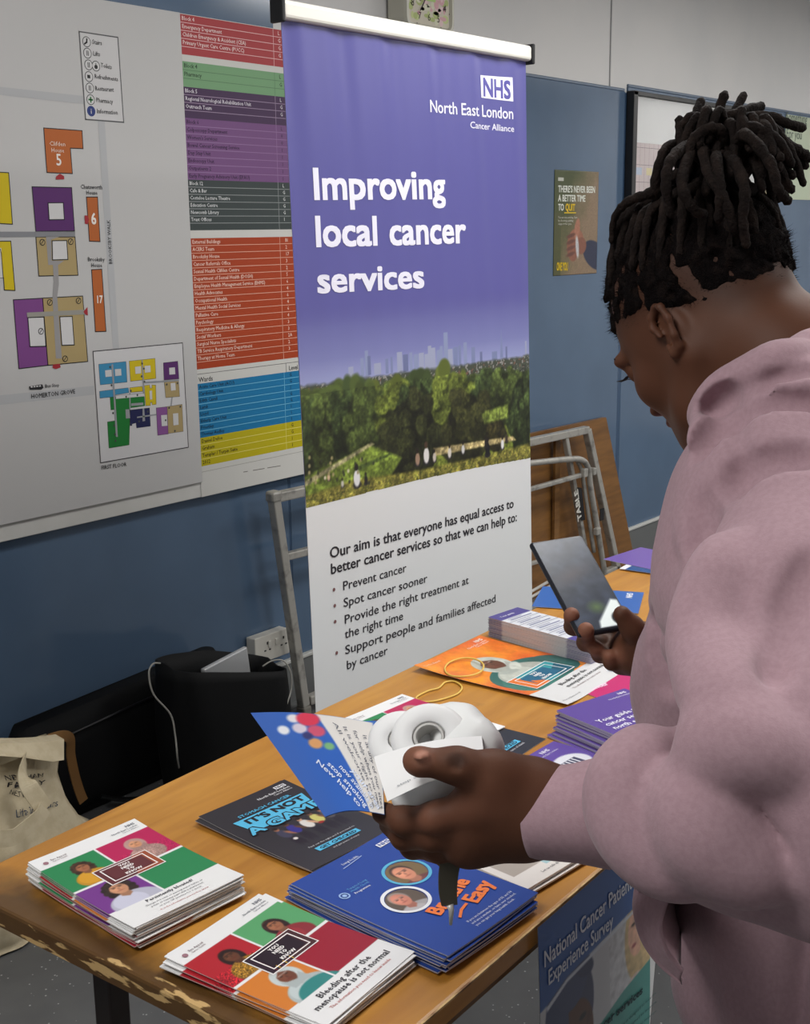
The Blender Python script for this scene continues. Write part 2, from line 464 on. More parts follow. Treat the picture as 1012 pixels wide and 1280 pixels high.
def fill_holes(me):
    bm = bmesh.new(); bm.from_mesh(me); es = [e for e in bm.edges if e.is_boundary]
    if es:
        lay = bm.verts.layers.float_color.get('Col'); bmesh.ops.holes_fill(bm, edges=es, sides=0); bm.to_mesh(me)
    bm.free(); return me
def relax(Vt, Q, it=1, lam=0.5):
    E = np.concatenate([Q[:, [0, 1]], Q[:, [1, 2]], Q[:, [2, 3]], Q[:, [3, 0]]]); n = len(Vt)
    for _ in range(it):
        acc = np.zeros_like(Vt); c = np.zeros(n)
        for i in range(3): acc[:, i] = np.bincount(E[:, 0], Vt[E[:, 1], i], n)+np.bincount(E[:, 1], Vt[E[:, 0], i], n)
        c = np.bincount(E[:, 0], minlength=n)+np.bincount(E[:, 1], minlength=n)
        Vt = Vt*(1-lam)+lam*acc/np.maximum(c, 1)[:, None]
    return Vt

# ------------------------------------------------------------------ materials
M_print = mat('printed_ink', attr=True, rough=0.5, spec=0.3)
M_gloss = mat('glossy_leaflet_print', attr=True, rough=0.32, spec=0.45)
M_matte = mat('matte_print', attr=True, rough=0.7, spec=0.2)
M_steel = mat('worn_grey_steel', (172, 169, 162), 0.45, 0.4, noise=(30, (112, 110, 106), .5, .8))
M_dsteel = mat('dark_brown_steel', (52, 44, 42), 0.5, 0.3)
M_alu = mat('brushed_aluminium', (205, 203, 198), 0.38, 0.25)
M_black = mat('black_plastic', (22, 22, 24), 0.4)
M_white = mat('white_plastic', (226, 224, 216), 0.35)

def wood_mat(name, c1, c2, wear=False, rough=0.38):
    m = bpy.data.materials.new(name); m.use_nodes = True; nt = m.node_tree; N = nt.nodes; L = nt.links; b = N['Principled BSDF']
    b.inputs['Roughness'].default_value = rough; b.inputs['Coat Weight'].default_value = .15; b.inputs['Coat Roughness'].default_value = .25
    tc = N.new('ShaderNodeTexCoord'); mp = N.new('ShaderNodeMapping'); mp.inputs['Scale'].default_value = (1.2, 9, 9)
    L.new(tc.outputs['Object'], mp.inputs[0])
    n1 = N.new('ShaderNodeTexNoise'); n1.inputs['Scale'].default_value = 4; n1.inputs['Detail'].default_value = 8; n1.inputs['Distortion'].default_value = .6
    L.new(mp.outputs[0], n1.inputs['Vector'])
    n2 = N.new('ShaderNodeTexNoise'); n2.inputs['Scale'].default_value = 3.2; n2.inputs['Detail'].default_value = 5
    L.new(tc.outputs['Object'], n2.inputs['Vector'])
    r = N.new('ShaderNodeValToRGB'); r.color_ramp.elements[0].position = .32; r.color_ramp.elements[1].position = .72
    r.color_ramp.elements[0].color = (*lin(c2), 1); r.color_ramp.elements[1].color = (*lin(c1), 1)
    L.new(n1.outputs['Fac'], r.inputs[0])
    mx = N.new('ShaderNodeMix'); mx.data_type = 'RGBA'; mx.blend_type = 'MULTIPLY'; mr = N.new('ShaderNodeMapRange')
    mr.inputs[1].default_value = .42; mr.inputs[2].default_value = .75; mr.inputs[4].default_value = .55
    L.new(n2.outputs['Fac'], mr.inputs[0]); L.new(mr.outputs[0], mx.inputs['Factor']); L.new(r.outputs[0], mx.inputs['A']); mx.inputs['B'].default_value = (.80, .74, .66, 1)
    out = mx.outputs['Result']
    if wear:
        # distance from the left end (object x) drives grime and chips; small stains elsewhere
        sx = N.new('ShaderNodeSeparateXYZ'); L.new(tc.outputs['Object'], sx.inputs[0])
        g = N.new('ShaderNodeMapRange'); g.inputs[1].default_value = 0.0; g.inputs[2].default_value = 0.085; g.inputs[3].default_value = 1; g.inputs[4].default_value = 0
        L.new(sx.outputs[0], g.inputs[0])
        n3 = N.new('ShaderNodeTexNoise'); n3.inputs['Scale'].default_value = 14; n3.inputs['Detail'].default_value = 6; L.new(tc.outputs['Object'], n3.inputs['Vector'])
        ad = N.new('ShaderNodeMath'); ad.operation = 'ADD'; L.new(g.outputs[0], ad.inputs[0]); L.new(n3.outputs['Fac'], ad.inputs[1])
        g2 = N.new('ShaderNodeMapRange'); g2.inputs[1].default_value = .72; g2.inputs[2].default_value = 1.25; g2.inputs[4].default_value = .85; L.new(ad.outputs[0], g2.inputs[0])
        m2 = N.new('ShaderNodeMix'); m2.data_type = 'RGBA'; m2.inputs['B'].default_value = (*lin((52, 36, 20)), 1)
        L.new(g2.outputs[0], m2.inputs['Factor']); L.new(out, m2.inputs['A'])
        mp3 = N.new('ShaderNodeMapping'); mp3.inputs['Scale'].default_value = (44, 13, 60); L.new(tc.outputs['Object'], mp3.inputs[0])
        n4 = N.new('ShaderNodeTexNoise'); n4.inputs['Scale'].default_value = 1.5; n4.inputs['Detail'].default_value = 5; L.new(mp3.outputs[0], n4.inputs['Vector'])
        g4 = N.new('ShaderNodeMapRange'); g4.inputs[1].default_value = 0.005; g4.inputs[2].default_value = 0.035; g4.inputs[3].default_value = .12; g4.inputs[4].default_value = -.35
        L.new(sx.outputs[0], g4.inputs[0])
        a4 = N.new('ShaderNodeMath'); a4.operation = 'ADD'; L.new(g4.outputs[0], a4.inputs[0]); L.new(n4.outputs['Fac'], a4.inputs[1])
        s4 = N.new('ShaderNodeMapRange'); s4.inputs[1].default_value = .66; s4.inputs[2].default_value = .70; L.new(a4.outputs[0], s4.inputs[0])
        m3 = N.new('ShaderNodeMix'); m3.data_type = 'RGBA'; m3.inputs['B'].default_value = (*lin((196, 162, 108)), 1)
        L.new(s4.outputs[0], m3.inputs['Factor']); L.new(m2.outputs['Result'], m3.inputs['A']); out = m3.outputs['Result']
        # scattered dark scuffs
        n5 = N.new('ShaderNodeTexNoise'); n5.inputs['Scale'].default_value = 9; n5.inputs['Detail'].default_value = 7; L.new(tc.outputs['Object'], n5.inputs['Vector'])
        g5 = N.new('ShaderNodeMapRange'); g5.inputs[1].default_value = .70; g5.inputs[2].default_value = .78; g5.inputs[4].default_value = .5; L.new(n5.outputs['Fac'], g5.inputs[0])
        m5 = N.new('ShaderNodeMix'); m5.data_type = 'RGBA'; m5.inputs['B'].default_value = (*lin((80, 55, 28)), 1)
        L.new(g5.outputs[0], m5.inputs['Factor']); L.new(out, m5.inputs['A']); out = m5.outputs['Result']
    L.new(out, b.inputs['Base Color'])
    bp = N.new('ShaderNodeBump'); bp.inputs['Strength'].default_value = .15; bp.inputs['Distance'].default_value = .002
    L.new(n1.outputs['Fac'], bp.inputs['Height']); L.new(bp.outputs[0], b.inputs['Normal'])
    return m
M_table = wood_mat('varnished_table_wood', (188, 134, 54), (164, 110, 38), wear=True)
M_board = wood_mat('plywood_table_board', (132, 90, 40), (104, 68, 28), rough=.5)

# ------------------------------------------------------------------ the room
WY = 2.65
def struct(name, mb, m, **k):
    o = mb.build(name, m, **k); o['kind'] = 'structure'; return o
m_floor = mat('speckled_grey_vinyl', (92, 93, 94), .5, noise=(8, (84, 85, 87), .4, .7))
nt = m_floor.node_tree; vo = nt.nodes.new('ShaderNodeTexVoronoi'); vo.inputs['Scale'].default_value = 75
tc = nt.nodes.new('ShaderNodeTexCoord'); nt.links.new(tc.outputs['Object'], vo.inputs['Vector'])
mr = nt.nodes.new('ShaderNodeMapRange'); mr.inputs[1].default_value = .12; mr.inputs[2].default_value = .17; mr.inputs[3].default_value = 1; mr.inputs[4].default_value = 0
nt.links.new(vo.outputs['Distance'], mr.inputs[0])
wn = nt.nodes.new('ShaderNodeMath'); wn.operation = 'GREATER_THAN'; wn.inputs[1].default_value = .62
sc = nt.nodes.new('ShaderNodeSeparateColor'); nt.links.new(vo.outputs['Color'], sc.inputs[0]); nt.links.new(sc.outputs[0], wn.inputs[0])
mu = nt.nodes.new('ShaderNodeMath'); mu.operation = 'MULTIPLY'; nt.links.new(mr.outputs[0], mu.inputs[0]); nt.links.new(wn.outputs[0], mu.inputs[1])
mxf = nt.nodes.new('ShaderNodeMix'); mxf.data_type = 'RGBA'; mxf.inputs['B'].default_value = (*lin((168, 170, 170)), 1)
bs = nt.nodes['Principled BSDF']; src = bs.inputs['Base Color'].links[0].from_socket
nt.links.new(src, mxf.inputs['A']); nt.links.new(mu.outputs[0], mxf.inputs['Factor']); nt.links.new(mxf.outputs['Result'], bs.inputs['Base Color'])
M_wall = mat('painted_plaster', (216, 214, 212), .75, noise=(2, (210, 209, 208), .4, .6), bump=(160, .15, .001))
M_ceil = mat('ceiling_paint', (200, 200, 202), .85)
X0, X1, Y0 = -2.4, 8.4, -2.3
struct('floor', MB().box(((X0+X1)/2, (Y0+WY)/2, -.05), (X1-X0+.4, WY-Y0+.4, .1)), m_floor)
struct('ceiling', MB().box(((X0+X1)/2, (Y0+WY)/2, CEIL+.05), (X1-X0+.4, WY-Y0+.4, .1)), M_ceil)
struct('wall_back', MB().box(((X0+X1)/2, WY+.06, CEIL/2), (X1-X0+.2, .1, CEIL)), M_wall)
struct('wall_front', MB().box(((X0+X1)/2, Y0-.05, CEIL/2), (X1-X0+.2, .1, CEIL)), M_wall)
struct('wall_left', MB().box((X0-.05, (Y0+WY)/2, CEIL/2), (.1, WY-Y0, CEIL)), M_wall)
struct('wall_right', MB().box((X1+.05, (Y0+WY)/2, CEIL/2), (.1, WY-Y0, CEIL)), M_wall)
M_blue = mat('glossy_blue_wall_panel', (84, 105, 130), .14, spec=.5, noise=(3, (79, 99, 123), .35, .65))
panels = [(-2.38, 2.722, 2.5), (2.73, 4.762, 2.02), (4.79, 6.95, 2.04), (6.96, 8.38, 2.04)]
root_wall = bpy.data.objects['wall_back']
for i, (a, b, zt) in enumerate(panels):
    p = MB().box(((a+b)/2, WY+.006, (zt+.16)/2), (b-a, .012, zt-.16), bev=.002).build('blue_panel', M_blue)
    p.parent = root_wall
    tr = MB().box(((a+b)/2, WY+.012, zt+.006), (b-a, .022, .012), bev=.003).build('panel_trim', mat('panel_trim_paint', (92, 108, 128), .4), root_wall)
# narrow joint strips between panels
for x in (2.726, 4.776):
    MB().box((x, WY+.006, 1.09), (.006 if x < 3 else .026, .01, 1.85)).build('joint_strip', mat('joint_paint', (52, 76, 104), .4), root_wall)
sk = MB(); sk.box(((X0+X1)/2, WY-.004, .075), (X1-X0, .012, .15)).box(((X0+X1)/2, WY-.014, .008), (X1-X0, .03, .016), bev=.006)
struct('baseboard_back', sk, mat('coved_vinyl_skirting', (98, 100, 100), .4))
MB().box(((X0+X1)/2, WY-.006, .155), (X1-X0, .02, .012), bev=.003).build('capping_bead', mat('bead_paint', (186, 186, 182), .5), bpy.data.objects['baseboard_back'])
# wall joint above the panels
MB().box((aty(765, 60, WY)[0], WY+.009, 2.28), (.006, .006, .5)).build('wall_joint', mat('joint_grey', (158, 158, 158), .7), root_wall)
M_lampw = mat('lamp_diffuser', (250, 250, 248), .5, emis=3.0)
for i, (lx, ly) in enumerate(LIGHT_POS):
    t = thing('ceiling_light', 'white rectangular fluorescent ceiling light panel', 'ceiling light', (lx, ly, CEIL-.05), 0, 'ceiling light panels over the room')
    f = MB()
    for dx, dy, w, d in ((0, .31, 1.26, .03), (0, -.31, 1.26, .03), (.615, 0, .03, .6), (-.615, 0, .03, .6)): f.box((dx, dy, .025), (w, d, .05))
    f.build('frame', M_white, t); MB().box((0, 0, .02), (1.2, .6, .02)).build('diffuser', M_lampw, t)

# ------------------------------------------------------------------ whiteboard with site map and directory
BW = Plane((0, WY-.03, EYE), (1, 0, 0), (0, 0, 1))         # front face of the white board
t = thing('whiteboard', 'large white board on the blue wall carrying the site map and directory', 'whiteboard', (2.0, WY, .9))
inv = Matrix.Translation((-2.0, -WY, -.9))
def child(o, par):
    o.parent = par; o.matrix_parent_inverse = Matrix.Translation([-v for v in par.location]); return o
u0 = -.55; tl = BW.px(223, 16)[1]; bl = BW.px(0, 678.7)[1]; ur = BW.px(373, 592)[0]+.02
MW = mat('white_laminate', (208, 207, 203), .42, noise=(6, (200, 199, 194), .4, .7))
child(MB().box(((u0+ur)/2, WY-.014, EYE+(tl+bl)/2), (ur-u0, .027, tl-bl), bev=.002).build('backing_board', MW), t)
mb_t = bpy.data.materials.new
MAPX = BW.px(223, 16)[0]
mapb = BW.px(0, 656)[1]
BM = Plane((0, WY-.036, EYE), (1, 0, 0), (0, 0, 1))
mapo = MB().box(((u0+MAPX)/2, WY-.033, EYE+(tl+mapb)/2), (MAPX-u0, .006, tl-mapb), bev=.001).build('map_sheet', mat('map_sheet_white', (190, 189, 188), .45))
child(mapo, t)
P = Print(BM)
def cv(scale, ox, oy): return lambda pts, pl=BM: [pl.px(ox+x/scale, oy+y/scale) for x, y in pts]
z1 = cv(2.735, 0, 0); z2 = cv(3.765, 0, 140); z3 = cv(6.747, 100, 420); z4 = cv(2.595, 0, 330)
GR = (178, 179, 181); DG = (132, 133, 137); BK = (40, 40, 42); OR = (178, 96, 44); PU = (88, 42, 104); YE = (205, 182, 22); TA = (170, 150, 104); WH = (205, 204, 204)
# roads
P.poly(z1([(-60, 290), (285, 328), (285, 356), (-60, 318)]), GR, 0)
P.poly(z2([(460, 40), (492, 40), (560, 1115), (530, 1115)]), GR, 0)
P.poly(z4([(-20, 428), (305, 395), (305, 424), (-20, 459)]), GR, 0)
def bld(pts, col, f, w=.0022):
    q = f(pts); P.poly(q, col, 1); P.line(q, w, BK, 2, True)
bld([(205, 75), (385, 88), (390, 173), (330, 170), (340, 290), (220, 285)], OR, z2)
bld([(150, 352), (336, 356), (350, 560), (168, 562)], PU, z2)
bld([(-60, 280), (40, 286), (58, 528), (-60, 522)], YE, z2)
bld([(-60, 608), (50, 608), (70, 840), (20, 838), (16, 780), (-60, 780)], YE, z2)
P.poly(z2([(-60, 640), (5, 640), (14, 780), (-60, 780)]), WH, 3); P.line(z2([(0, 645), (5, 665), (14, 780)]), .002, BK, 4)
bld([(168, 588), (352, 588), (366, 768), (182, 772)], TA, z2)
bld([(62, 884), (200, 876), (225, 1192), (88, 1208)], (122, 68, 132), z2)
bld([(200, 876), (388, 866), (412, 1174), (225, 1192)], TA, z2)
bld([(406, 400), (458, 400), (470, 610), (420, 608)], OR, z2)
bld([(430, 742), (478, 740), (498, 1032), (448, 1034)], OR, z2)
P.poly(z2([(-60, 563), (352, 563), (352, 586), (-60, 590)]), DG, 3)
P.poly(z2([(215, 586), (282, 586), (240, 600), (242, 700), (300, 700), (272, 720), (276, 810), (268, 870), (290, 1160), (262, 1160), (246, 870), (252, 800), (248, 720), (226, 720)]), (150, 148, 148), 3)
P.poly(z2([(125, 944), (400, 930), (402, 952), (127, 966)]), (150, 148, 140), 4)
for q in ([(225, 428), (296, 427), (301, 506), (230, 507)], [(244, 606), (312, 605), (318, 694), (246, 696)], [(130, 968), (205, 965), (214, 1102), (140, 1104)], [(280, 964), (338, 962), (348, 1096), (290, 1098)]):
    P.poly(z2(q), WH, 5); P.line(z2(q), .0022, BK, 6, True)
for x, y in ((198, 613), (331, 610), (233, 896), (368, 888), (305, 1161), (191, 1032)):
    c = z2([(x, y)])[0]; P.ell(c, .008, .008, BK, 6); P.ell(c, .006, .006, TA if x != 191 else WH, 7); P.line([c+V(-.003, -.003), c+V(.003, .004)], .0018, BK, 8)
RD = (160, 44, 52)
for q in ([(261, 318), (262, 304), (280, 290), (300, 302), (301, 317)], [(396, 487), (410, 487), (418, 506), (411, 528), (398, 526)], [(391, 940), (410, 917), (412, 958), (399, 952)], [(246, 1204), (248, 1188), (280, 1184), (284, 1202), (262, 1210)]): P.poly(z2(q), RD, 6)
def T(txt, f, a, b, cap, col=BK, layer=6, bold=0.0, plane=BM):
    q = f([a, b]); P.text(txt, q[0], q[1], cap, col, layer, bold)
LW = (232, 214, 200)
T('Clifden', z2, (231, 158), (306, 161), .010, LW); T('House', z2, (240, 189), (300, 191), .010, LW); T('5', z2, (262, 250), (288, 251), .026, (235, 228, 220), bold=.02)
T('Chatsworth', z2, (377, 361), (480, 364), .010, bold=.01); T('House', z2, (404, 389), (457, 389), .010, bold=.01); T('6', z2, (427, 527), (452, 527), .026, (235, 228, 220), bold=.03)
T('Brooksby', z2, (411, 702), (491, 703), .010, bold=.01); T('House', z2, (427, 730), (479, 730), .010, bold=.01); T('17', z2, (450, 899), (482, 898), .018, (235, 228, 220), bold=.03)
T('BROOKSBY WALK', z2, (527, 716), (516, 508), .010)
T('HOMERTON GROVE', z4, (100, 437), (243, 420), .011, bold=.01); T('Bus Stop', z4, (145, 401), (191, 397), .008, bold=.01)
P.poly(z4([(93, 397), (136, 390), (140, 401), (134, 407), (95, 408)]), BK, 6)
for i in range(4): P.poly(z4([(98+i*9, 397-i), (104+i*9, 396-i), (105+i*9, 400-i), (99+i*9, 401-i)]), WH, 7)
# legend
q = z1([(270, 108), (402, 128), (422, 418), (292, 408)]); P.poly(q, (203, 202, 202), 1); P.line(q, .003, (90, 90, 92), 2, True)
for i, (w, y0, y1, x0, x1) in enumerate((('Stairs', 150, 155, 314, 347), ('Lifts', 190, 193, 317, 341), ('Toilets', 230, 237, 343, 381), ('Refreshments', 268, 278, 322, 402), ('Restaurant', 309, 314, 324, 388), ('Pharmacy', 349, 355, 328, 385), ('Information', 387, 392, 330, 401))):
    T(w, z1, (x0, y0), (x1, y1), .0105, bold=.008)
    c = z1([([295, 298, 302, 303, 306, 309, 311][i], [143, 182, 222, 262, 301, 341, 380][i])])[0]
    P.ell(c, .0125, .0125, BK if i < 6 else (44, 60, 120), 3)
    if i < 6: P.ell(c, .0108, .0108, WH, 4)
    if i == 5: P.rect(c[0]-.007, c[1]-.002, c[0]+.007, c[1]+.002, (40, 120, 60), 5); P.rect(c[0]-.002, c[1]-.007, c[0]+.002, c[1]+.007, (40, 120, 60), 5)
    elif i == 6: P.text('i', (c[0]-.0025, c[1]-.006), None, .012, WH, 5, .02)
    elif i == 3: P.rect(c[0]-.005, c[1]-.004, c[0]+.004, c[1]+.004, BK, 5)
    elif i == 0: P.line([c+V(-.006, -.005), c+V(0, -.001), c+V(.001, .006)], .004, BK, 5)
    else: P.rect(c[0]-.003, c[1]-.006, c[0]-.001, c[1]+.006, BK, 5); P.rect(c[0]+.001, c[1]-.006, c[0]+.003, c[1]+.006, BK, 5)
c = z1([(327, 226)])[0]; P.ell(c, .0125, .0125, BK, 3); P.ell(c, .0108, .0108, WH, 4); P.ell(c+V(0, -.002), .005, .005, BK, 5); P.rect(c[0]-.001, c[1], c[0]+.001, c[1]+.007, BK, 6)
# inset plan
q = z3([(108, 130), (862, 58), (912, 938), (172, 1070)]); P.poly(q, (205, 204, 205), 1); P.line(q, .0025, (70, 66, 68), 2, True)
T('FIRST FLOOR', z3, (176, 1128), (391, 1096), .0105, bold=.01)
BL = (60, 138, 178); GN = (24, 118, 48)
for q, c in (([(155, 238), (385, 215), (395, 388), (168, 412)], BL), ([(162, 466), (405, 436), (410, 478), (296, 496), (296, 512), (165, 524)], BL),
             ([(412, 212), (630, 188), (638, 358), (424, 382)], YE), ([(416, 436), (522, 424), (526, 466), (424, 476)], YE),
             ([(540, 418), (584, 412), (588, 440), (604, 438), (604, 412), (636, 414), (640, 576), (606, 580), (604, 560), (590, 562), (592, 586), (552, 588)], YE),
             ([(250, 516), (540, 508), (545, 588), (420, 606), (412, 918), (242, 946), (228, 724), (292, 714), (290, 620), (258, 624)], GN),
             ([(416, 624), (584, 606), (592, 760), (474, 776), (470, 732), (436, 742), (436, 756), (420, 756)], (28, 32, 78)),
             ([(640, 606), (732, 596), (742, 826), (652, 838)], (134, 82, 144)), ([(732, 596), (858, 576), (868, 804), (742, 822)], TA),
             ([(700, 226), (822, 212), (832, 362), (706, 372)], PU), ([(708, 390), (828, 372), (838, 510), (720, 520)], TA)):
    P.poly(z3(q), c, 3); P.line(z3(q), .0008, (60, 60, 50), 4, True)
for q in ([(262, 240), (276, 238), (316, 850), (300, 850)], [(545, 384), (830, 366), (832, 380), (548, 400)], [(515, 200), (525, 200), (545, 500), (530, 500)], [(380, 618), (412, 618), (420, 692), (384, 696)],
          [(478, 680), (640, 656), (640, 668), (478, 692)], [(524, 610), (538, 610), (546, 716), (524, 720)], [(290, 500), (540, 478), (540, 486), (292, 512)], [(412, 480), (422, 480), (424, 620), (414, 622)], [(428, 568), (530, 560), (530, 582), (428, 590)], [(770, 516), (778, 516), (770, 590), (760, 590)]):
    P.poly(z3(q), (150, 152, 156), 6)
for q in ([(208, 290), (262, 284), (266, 340), (212, 346)], [(290, 280), (342, 276), (346, 332), (294, 338)], [(460, 260), (510, 254), (512, 314), (464, 320)], [(540, 252), (590, 248), (592, 304), (544, 310)], [(748, 268), (796, 264), (800, 322), (750, 326)], [(760, 398), (800, 394), (804, 456), (764, 462)],
          [(680, 668), (730, 664), (734, 756), (686, 760)], [(780, 654), (824, 650), (828, 748), (784, 754)], [(582, 462), (604, 460), (606, 534), (586, 536)], [(300, 504), (540, 484), (540, 508), (300, 530)]):
    P.poly(z3(q), WH, 7)
for x, y in ((250, 262), (262, 415), (275, 650), (285, 755), (292, 828), (296, 884), (385, 512), (480, 498), (535, 275), (540, 385), (568, 636), (495, 720), (718, 710), (728, 408), (818, 398), (748, 606), (842, 596), (796, 800), (425, 462), (520, 232), (516, 340)):
    c = z3([(x, y)])[0]; P.ell(c, .003, .003, (70, 72, 70), 8, 8)
child(P.build('map_print', M_print), t)['kind'] = 'stuff'
# directory
BD = Plane((0, WY-.0285, EYE), (1, 0, 0), (0, 0, 1)); P = Print(BD)
def vrow(y):           # height on the board from the photo's y measured along the table's left rule
    return BD.px(223+.0514*(y-16), y)[1]
UL, UR, UC = MAPX+.004, MAPX+.60, BD.px(344.5, 150)[0]
P.rect(MAPX, bl, UR, tl-.0, (206, 205, 200), 0)
secs = [((168, 62, 66), (228, 190, 190), 16.9, 67.5, ['Block 4', 'Emergency Department', 'Children Emergency & Accident (CEA)', 'Primary Urgent Care Centre (PUCC)', ''], (235, 215, 212)),
        ((118, 160, 118), (92, 128, 92), 76, 108, ['Block 4', 'Pharmacy', ''], (34, 50, 34)),
        ((70, 48, 80), (160, 140, 165), 108, 147, ['Block 5', 'Regional Neurological Rehabilitation Unit', 'Outreach Team', ''], (225, 220, 228)),
        ((116, 78, 126), (150, 118, 158), 147, 224.5, ['Block 6', 'Colposcopy Department', "Women's Services", 'Bowel Cancer Screening Service', 'Day Stay Unit', 'Endoscopy Unit', 'Outpatients 2', 'Early Pregnancy Advisory Unit (EPAU)'], (52, 30, 62)),
        ((60, 68, 68), (150, 155, 155), 224.5, 288, ['Block 12', 'Cafe & Bar', 'Costeloe Lecture Theatre', 'Education Centre', 'Newcomb Library', 'Trust Offices', ''], (220, 222, 222)),
        ((166, 62, 26), (222, 170, 150), 298, 462, ['External Buildings', 'ACERS Team', 'Brooksby House', 'Cancer Referrals Office', 'Sexual Health Clifden Centre', 'Department of Sexual Health (DOSH)', 'Employee Health Management Service (EHMS)', 'Health Advocates', 'Occupational Health', 'Mental Health Social Services', 'Palliative Care', 'Psychology', 'Respiratory Medicine & Allergy', 'Social Workers', 'Surgical Nurse Specialists', 'TB Service Respiratory Department', 'Therapy at Home Team', ''], (238, 205, 190)),
        ((20, 116, 166), (120, 190, 220), 480, 547.5, ['Acute Care Unit (ACU)', 'Cardiology Unit', 'Edith Cavell', 'Lamb', 'Lloyd', 'Elderly Care Unit', 'Priestley', 'Thomas Audley'], (18, 34, 50)),
        ((186, 172, 14), (226, 218, 120), 547.5, 583, ['Daniel Defoe', 'Graham', 'Templar / Turpin Suite', '2012'], (36, 32, 12))]
lv = {0: 'LGGG', 1: 'LG', 2: 'LGG', 3: 'L0011111G', 4: 'LGGGG1'}
for si, (bg, ln, y0, y1, rows, tx) in enumerate(secs):
    v0, v1 = vrow(y0), vrow(y1); P.rect(UL, v1, UR, v0, bg, 1); hgt = (v0-v1)/len(rows)
    for i, r in enumerate(rows):
        vb = v0-hgt*(i+1)
        if i < len(rows)-1: P.rect(UL, vb-.0008, UR, vb+.0008, ln, 2)
        if r: P.text(r, (UL+.006, vb+hgt*.28), None, hgt*.50, tx, 3, .012)
        lev = lv.get(si)
        if si == 5: lev = ['Bl', '2', '17', '3', '2', '5', '6', '4', '6', '4', '6', '4', '3', '3', '2A', '2', '3', '']
        if si == 6: lev = 'GG1GG11111'
        if si == 7: lev = 'GG11'
        if lev and i < len(lev): P.text(lev[i], (UC+(.018 if si < 5 else .022), vb+hgt*.28), None, hgt*.5, tx, 3, .012)
    P.rect(UC-.0008, v1, UC+.0008, v0, ln, 2)
P.text('Wards', (UL+.006, vrow(478)), None, .013, (40, 40, 40), 3, .012); P.text('Level', (UC+.02, vrow(478)), None, .013, (40, 40, 40), 3, .012)
P.rect(UL, vrow(468)-.0008, UR, vrow(468)+.0008, (110, 110, 110), 2); P.rect(UC+.008, vrow(480), UC+.010, vrow(468), (110, 110, 110), 2)
P.rect(UL, vrow(590)-.0006, UR, vrow(590)+.0006, (150, 148, 140), 2)
for a, b in ((304, 309), (316, 330), (334, 350)):
    pa, pb = BD.px(a, 590-(a-304)*.17), BD.px(b, 590-(b-304)*.17); P.line([pa, pb], .002, (110, 106, 100), 3)
child(P.build('directory_print', M_print), t)['kind'] = 'stuff'

# ------------------------------------------------------------------ roller banner
bt = V(1.717, 1.65, EYE+.372); lean = nrm(V(0, .035, 1.32)); BWID = .788; HT = (EYE+.372-.09)/lean[2]
bo = bt-lean*HT                                    # lower left corner of the graphic
BP = Plane(bo, (1, 0, 0), lean)                    # u 0..BWID, v 0..HT ; normal points to the camera side (-y)
t = thing('roller_banner', 'tall purple and white roller banner reading Improving local cancer services', 'banner', (bo[0]+BWID/2, bo[1]+.0, 0))
def rip(u, v):
    k = np.clip((v/HT-.55)/.45, 0, 1)
    return .0016*k*np.sin(u*38+1.5*np.sin(v*3))+.0008*k*np.sin(u*83+v*6)+.004*np.sin(u/BWID*PI)*np.sin(v/HT*PI*1.0)
class BSurf:
    def __init__(s, pl): s.pl = pl
    def map(s, uv, lift):
        uv = np.asarray(uv, float); return s.pl.map(uv, 0)+s.pl.n*np.reshape(rip(uv[:, 0], uv[:, 1])+lift, (-1, 1))
    def px(s, x, y): return s.pl.px(x, y)
BS = BSurf(BP)
nu, nv = 130, 160
U, Vv = np.meshgrid(np.linspace(0, BWID, nu), np.linspace(0, HT, nv)); uv = np.stack([U.ravel(), Vv.ravel()], -1)
fr = BS.map(uv, 0.0); bk = BS.map(uv, -.0008); F = np.concatenate([grid_faces(nu, nv), grid_faces(nu, nv, nu*nv)[:, ::-1]])
me = mesh_quads('graphic_panel', np.concatenate([fr, bk]), F)
white = np.array([.80, .81, .82]); purp = np.array(lin((78, 76, 138))); pl0 = np.array(lin((90, 88, 152)))
vb0 = BP.px(378, 637)[1]; vb1 = BP.px(662, 573)[1]; vsk = BP.px(370, 480)[1]
def edgev(u): return vb0+(vb1-vb0)*u/BWID+.008*np.sin(u/BWID*PI)
f = np.clip((uv[:, 1]-vsk)/(HT-vsk), 0, 1)[:, None]
col = np.where((uv[:, 1] < edgev(uv[:, 0])+.012)[:, None], np.array(lin((214, 216, 217))), purp*f+pl0*(1-f))
setcols(me, np.concatenate([col, np.tile(lin((200, 200, 202)), (len(uv), 1))]))
child(link('graphic_panel', me, M_gloss, smooth=True), t)
# printed photograph: park, trees, skyline
vhi = BP.px(380, 380)[1]; vlo = min(vb0, vb1)-.01
nu, nv = 330, 330
ras = Raster(nu, nv, (84, 80, 150), (vhi-vlo)/BWID)
def pv(x, y):  # photo px to raster uv
    p = BP.px(x, y); return p[0]/BWID, (p[1]-vlo)/(vhi-vlo)
hor = lambda u: pv(372, 487)[1]+(pv(660, 447)[1]-pv(372, 487)[1])*u
hv = ras.V-hor(ras.U)
g = np.clip(hv/.42, 0, 1)[..., None]
ras.a = (1-g)*np.array([134, 140, 186])/255.+g*np.array([82, 80, 142])/255.
g2 = np.clip(hv/.12, 0, 1)[..., None]; ras.a = (1-g2)*np.array([156, 162, 200])/255.*.55+ras.a*(g2+(1-g2)*.45)
rs = random.Random(3)
def bldg(x, y, w, h, c):        # skyline block by photo px
    u, v = pv(x, y); du = w/285.; dv = h/230.*ras.asp**0*.78
    ras.rect(u-du/2, v-.03, u+du/2, v+dv, c)
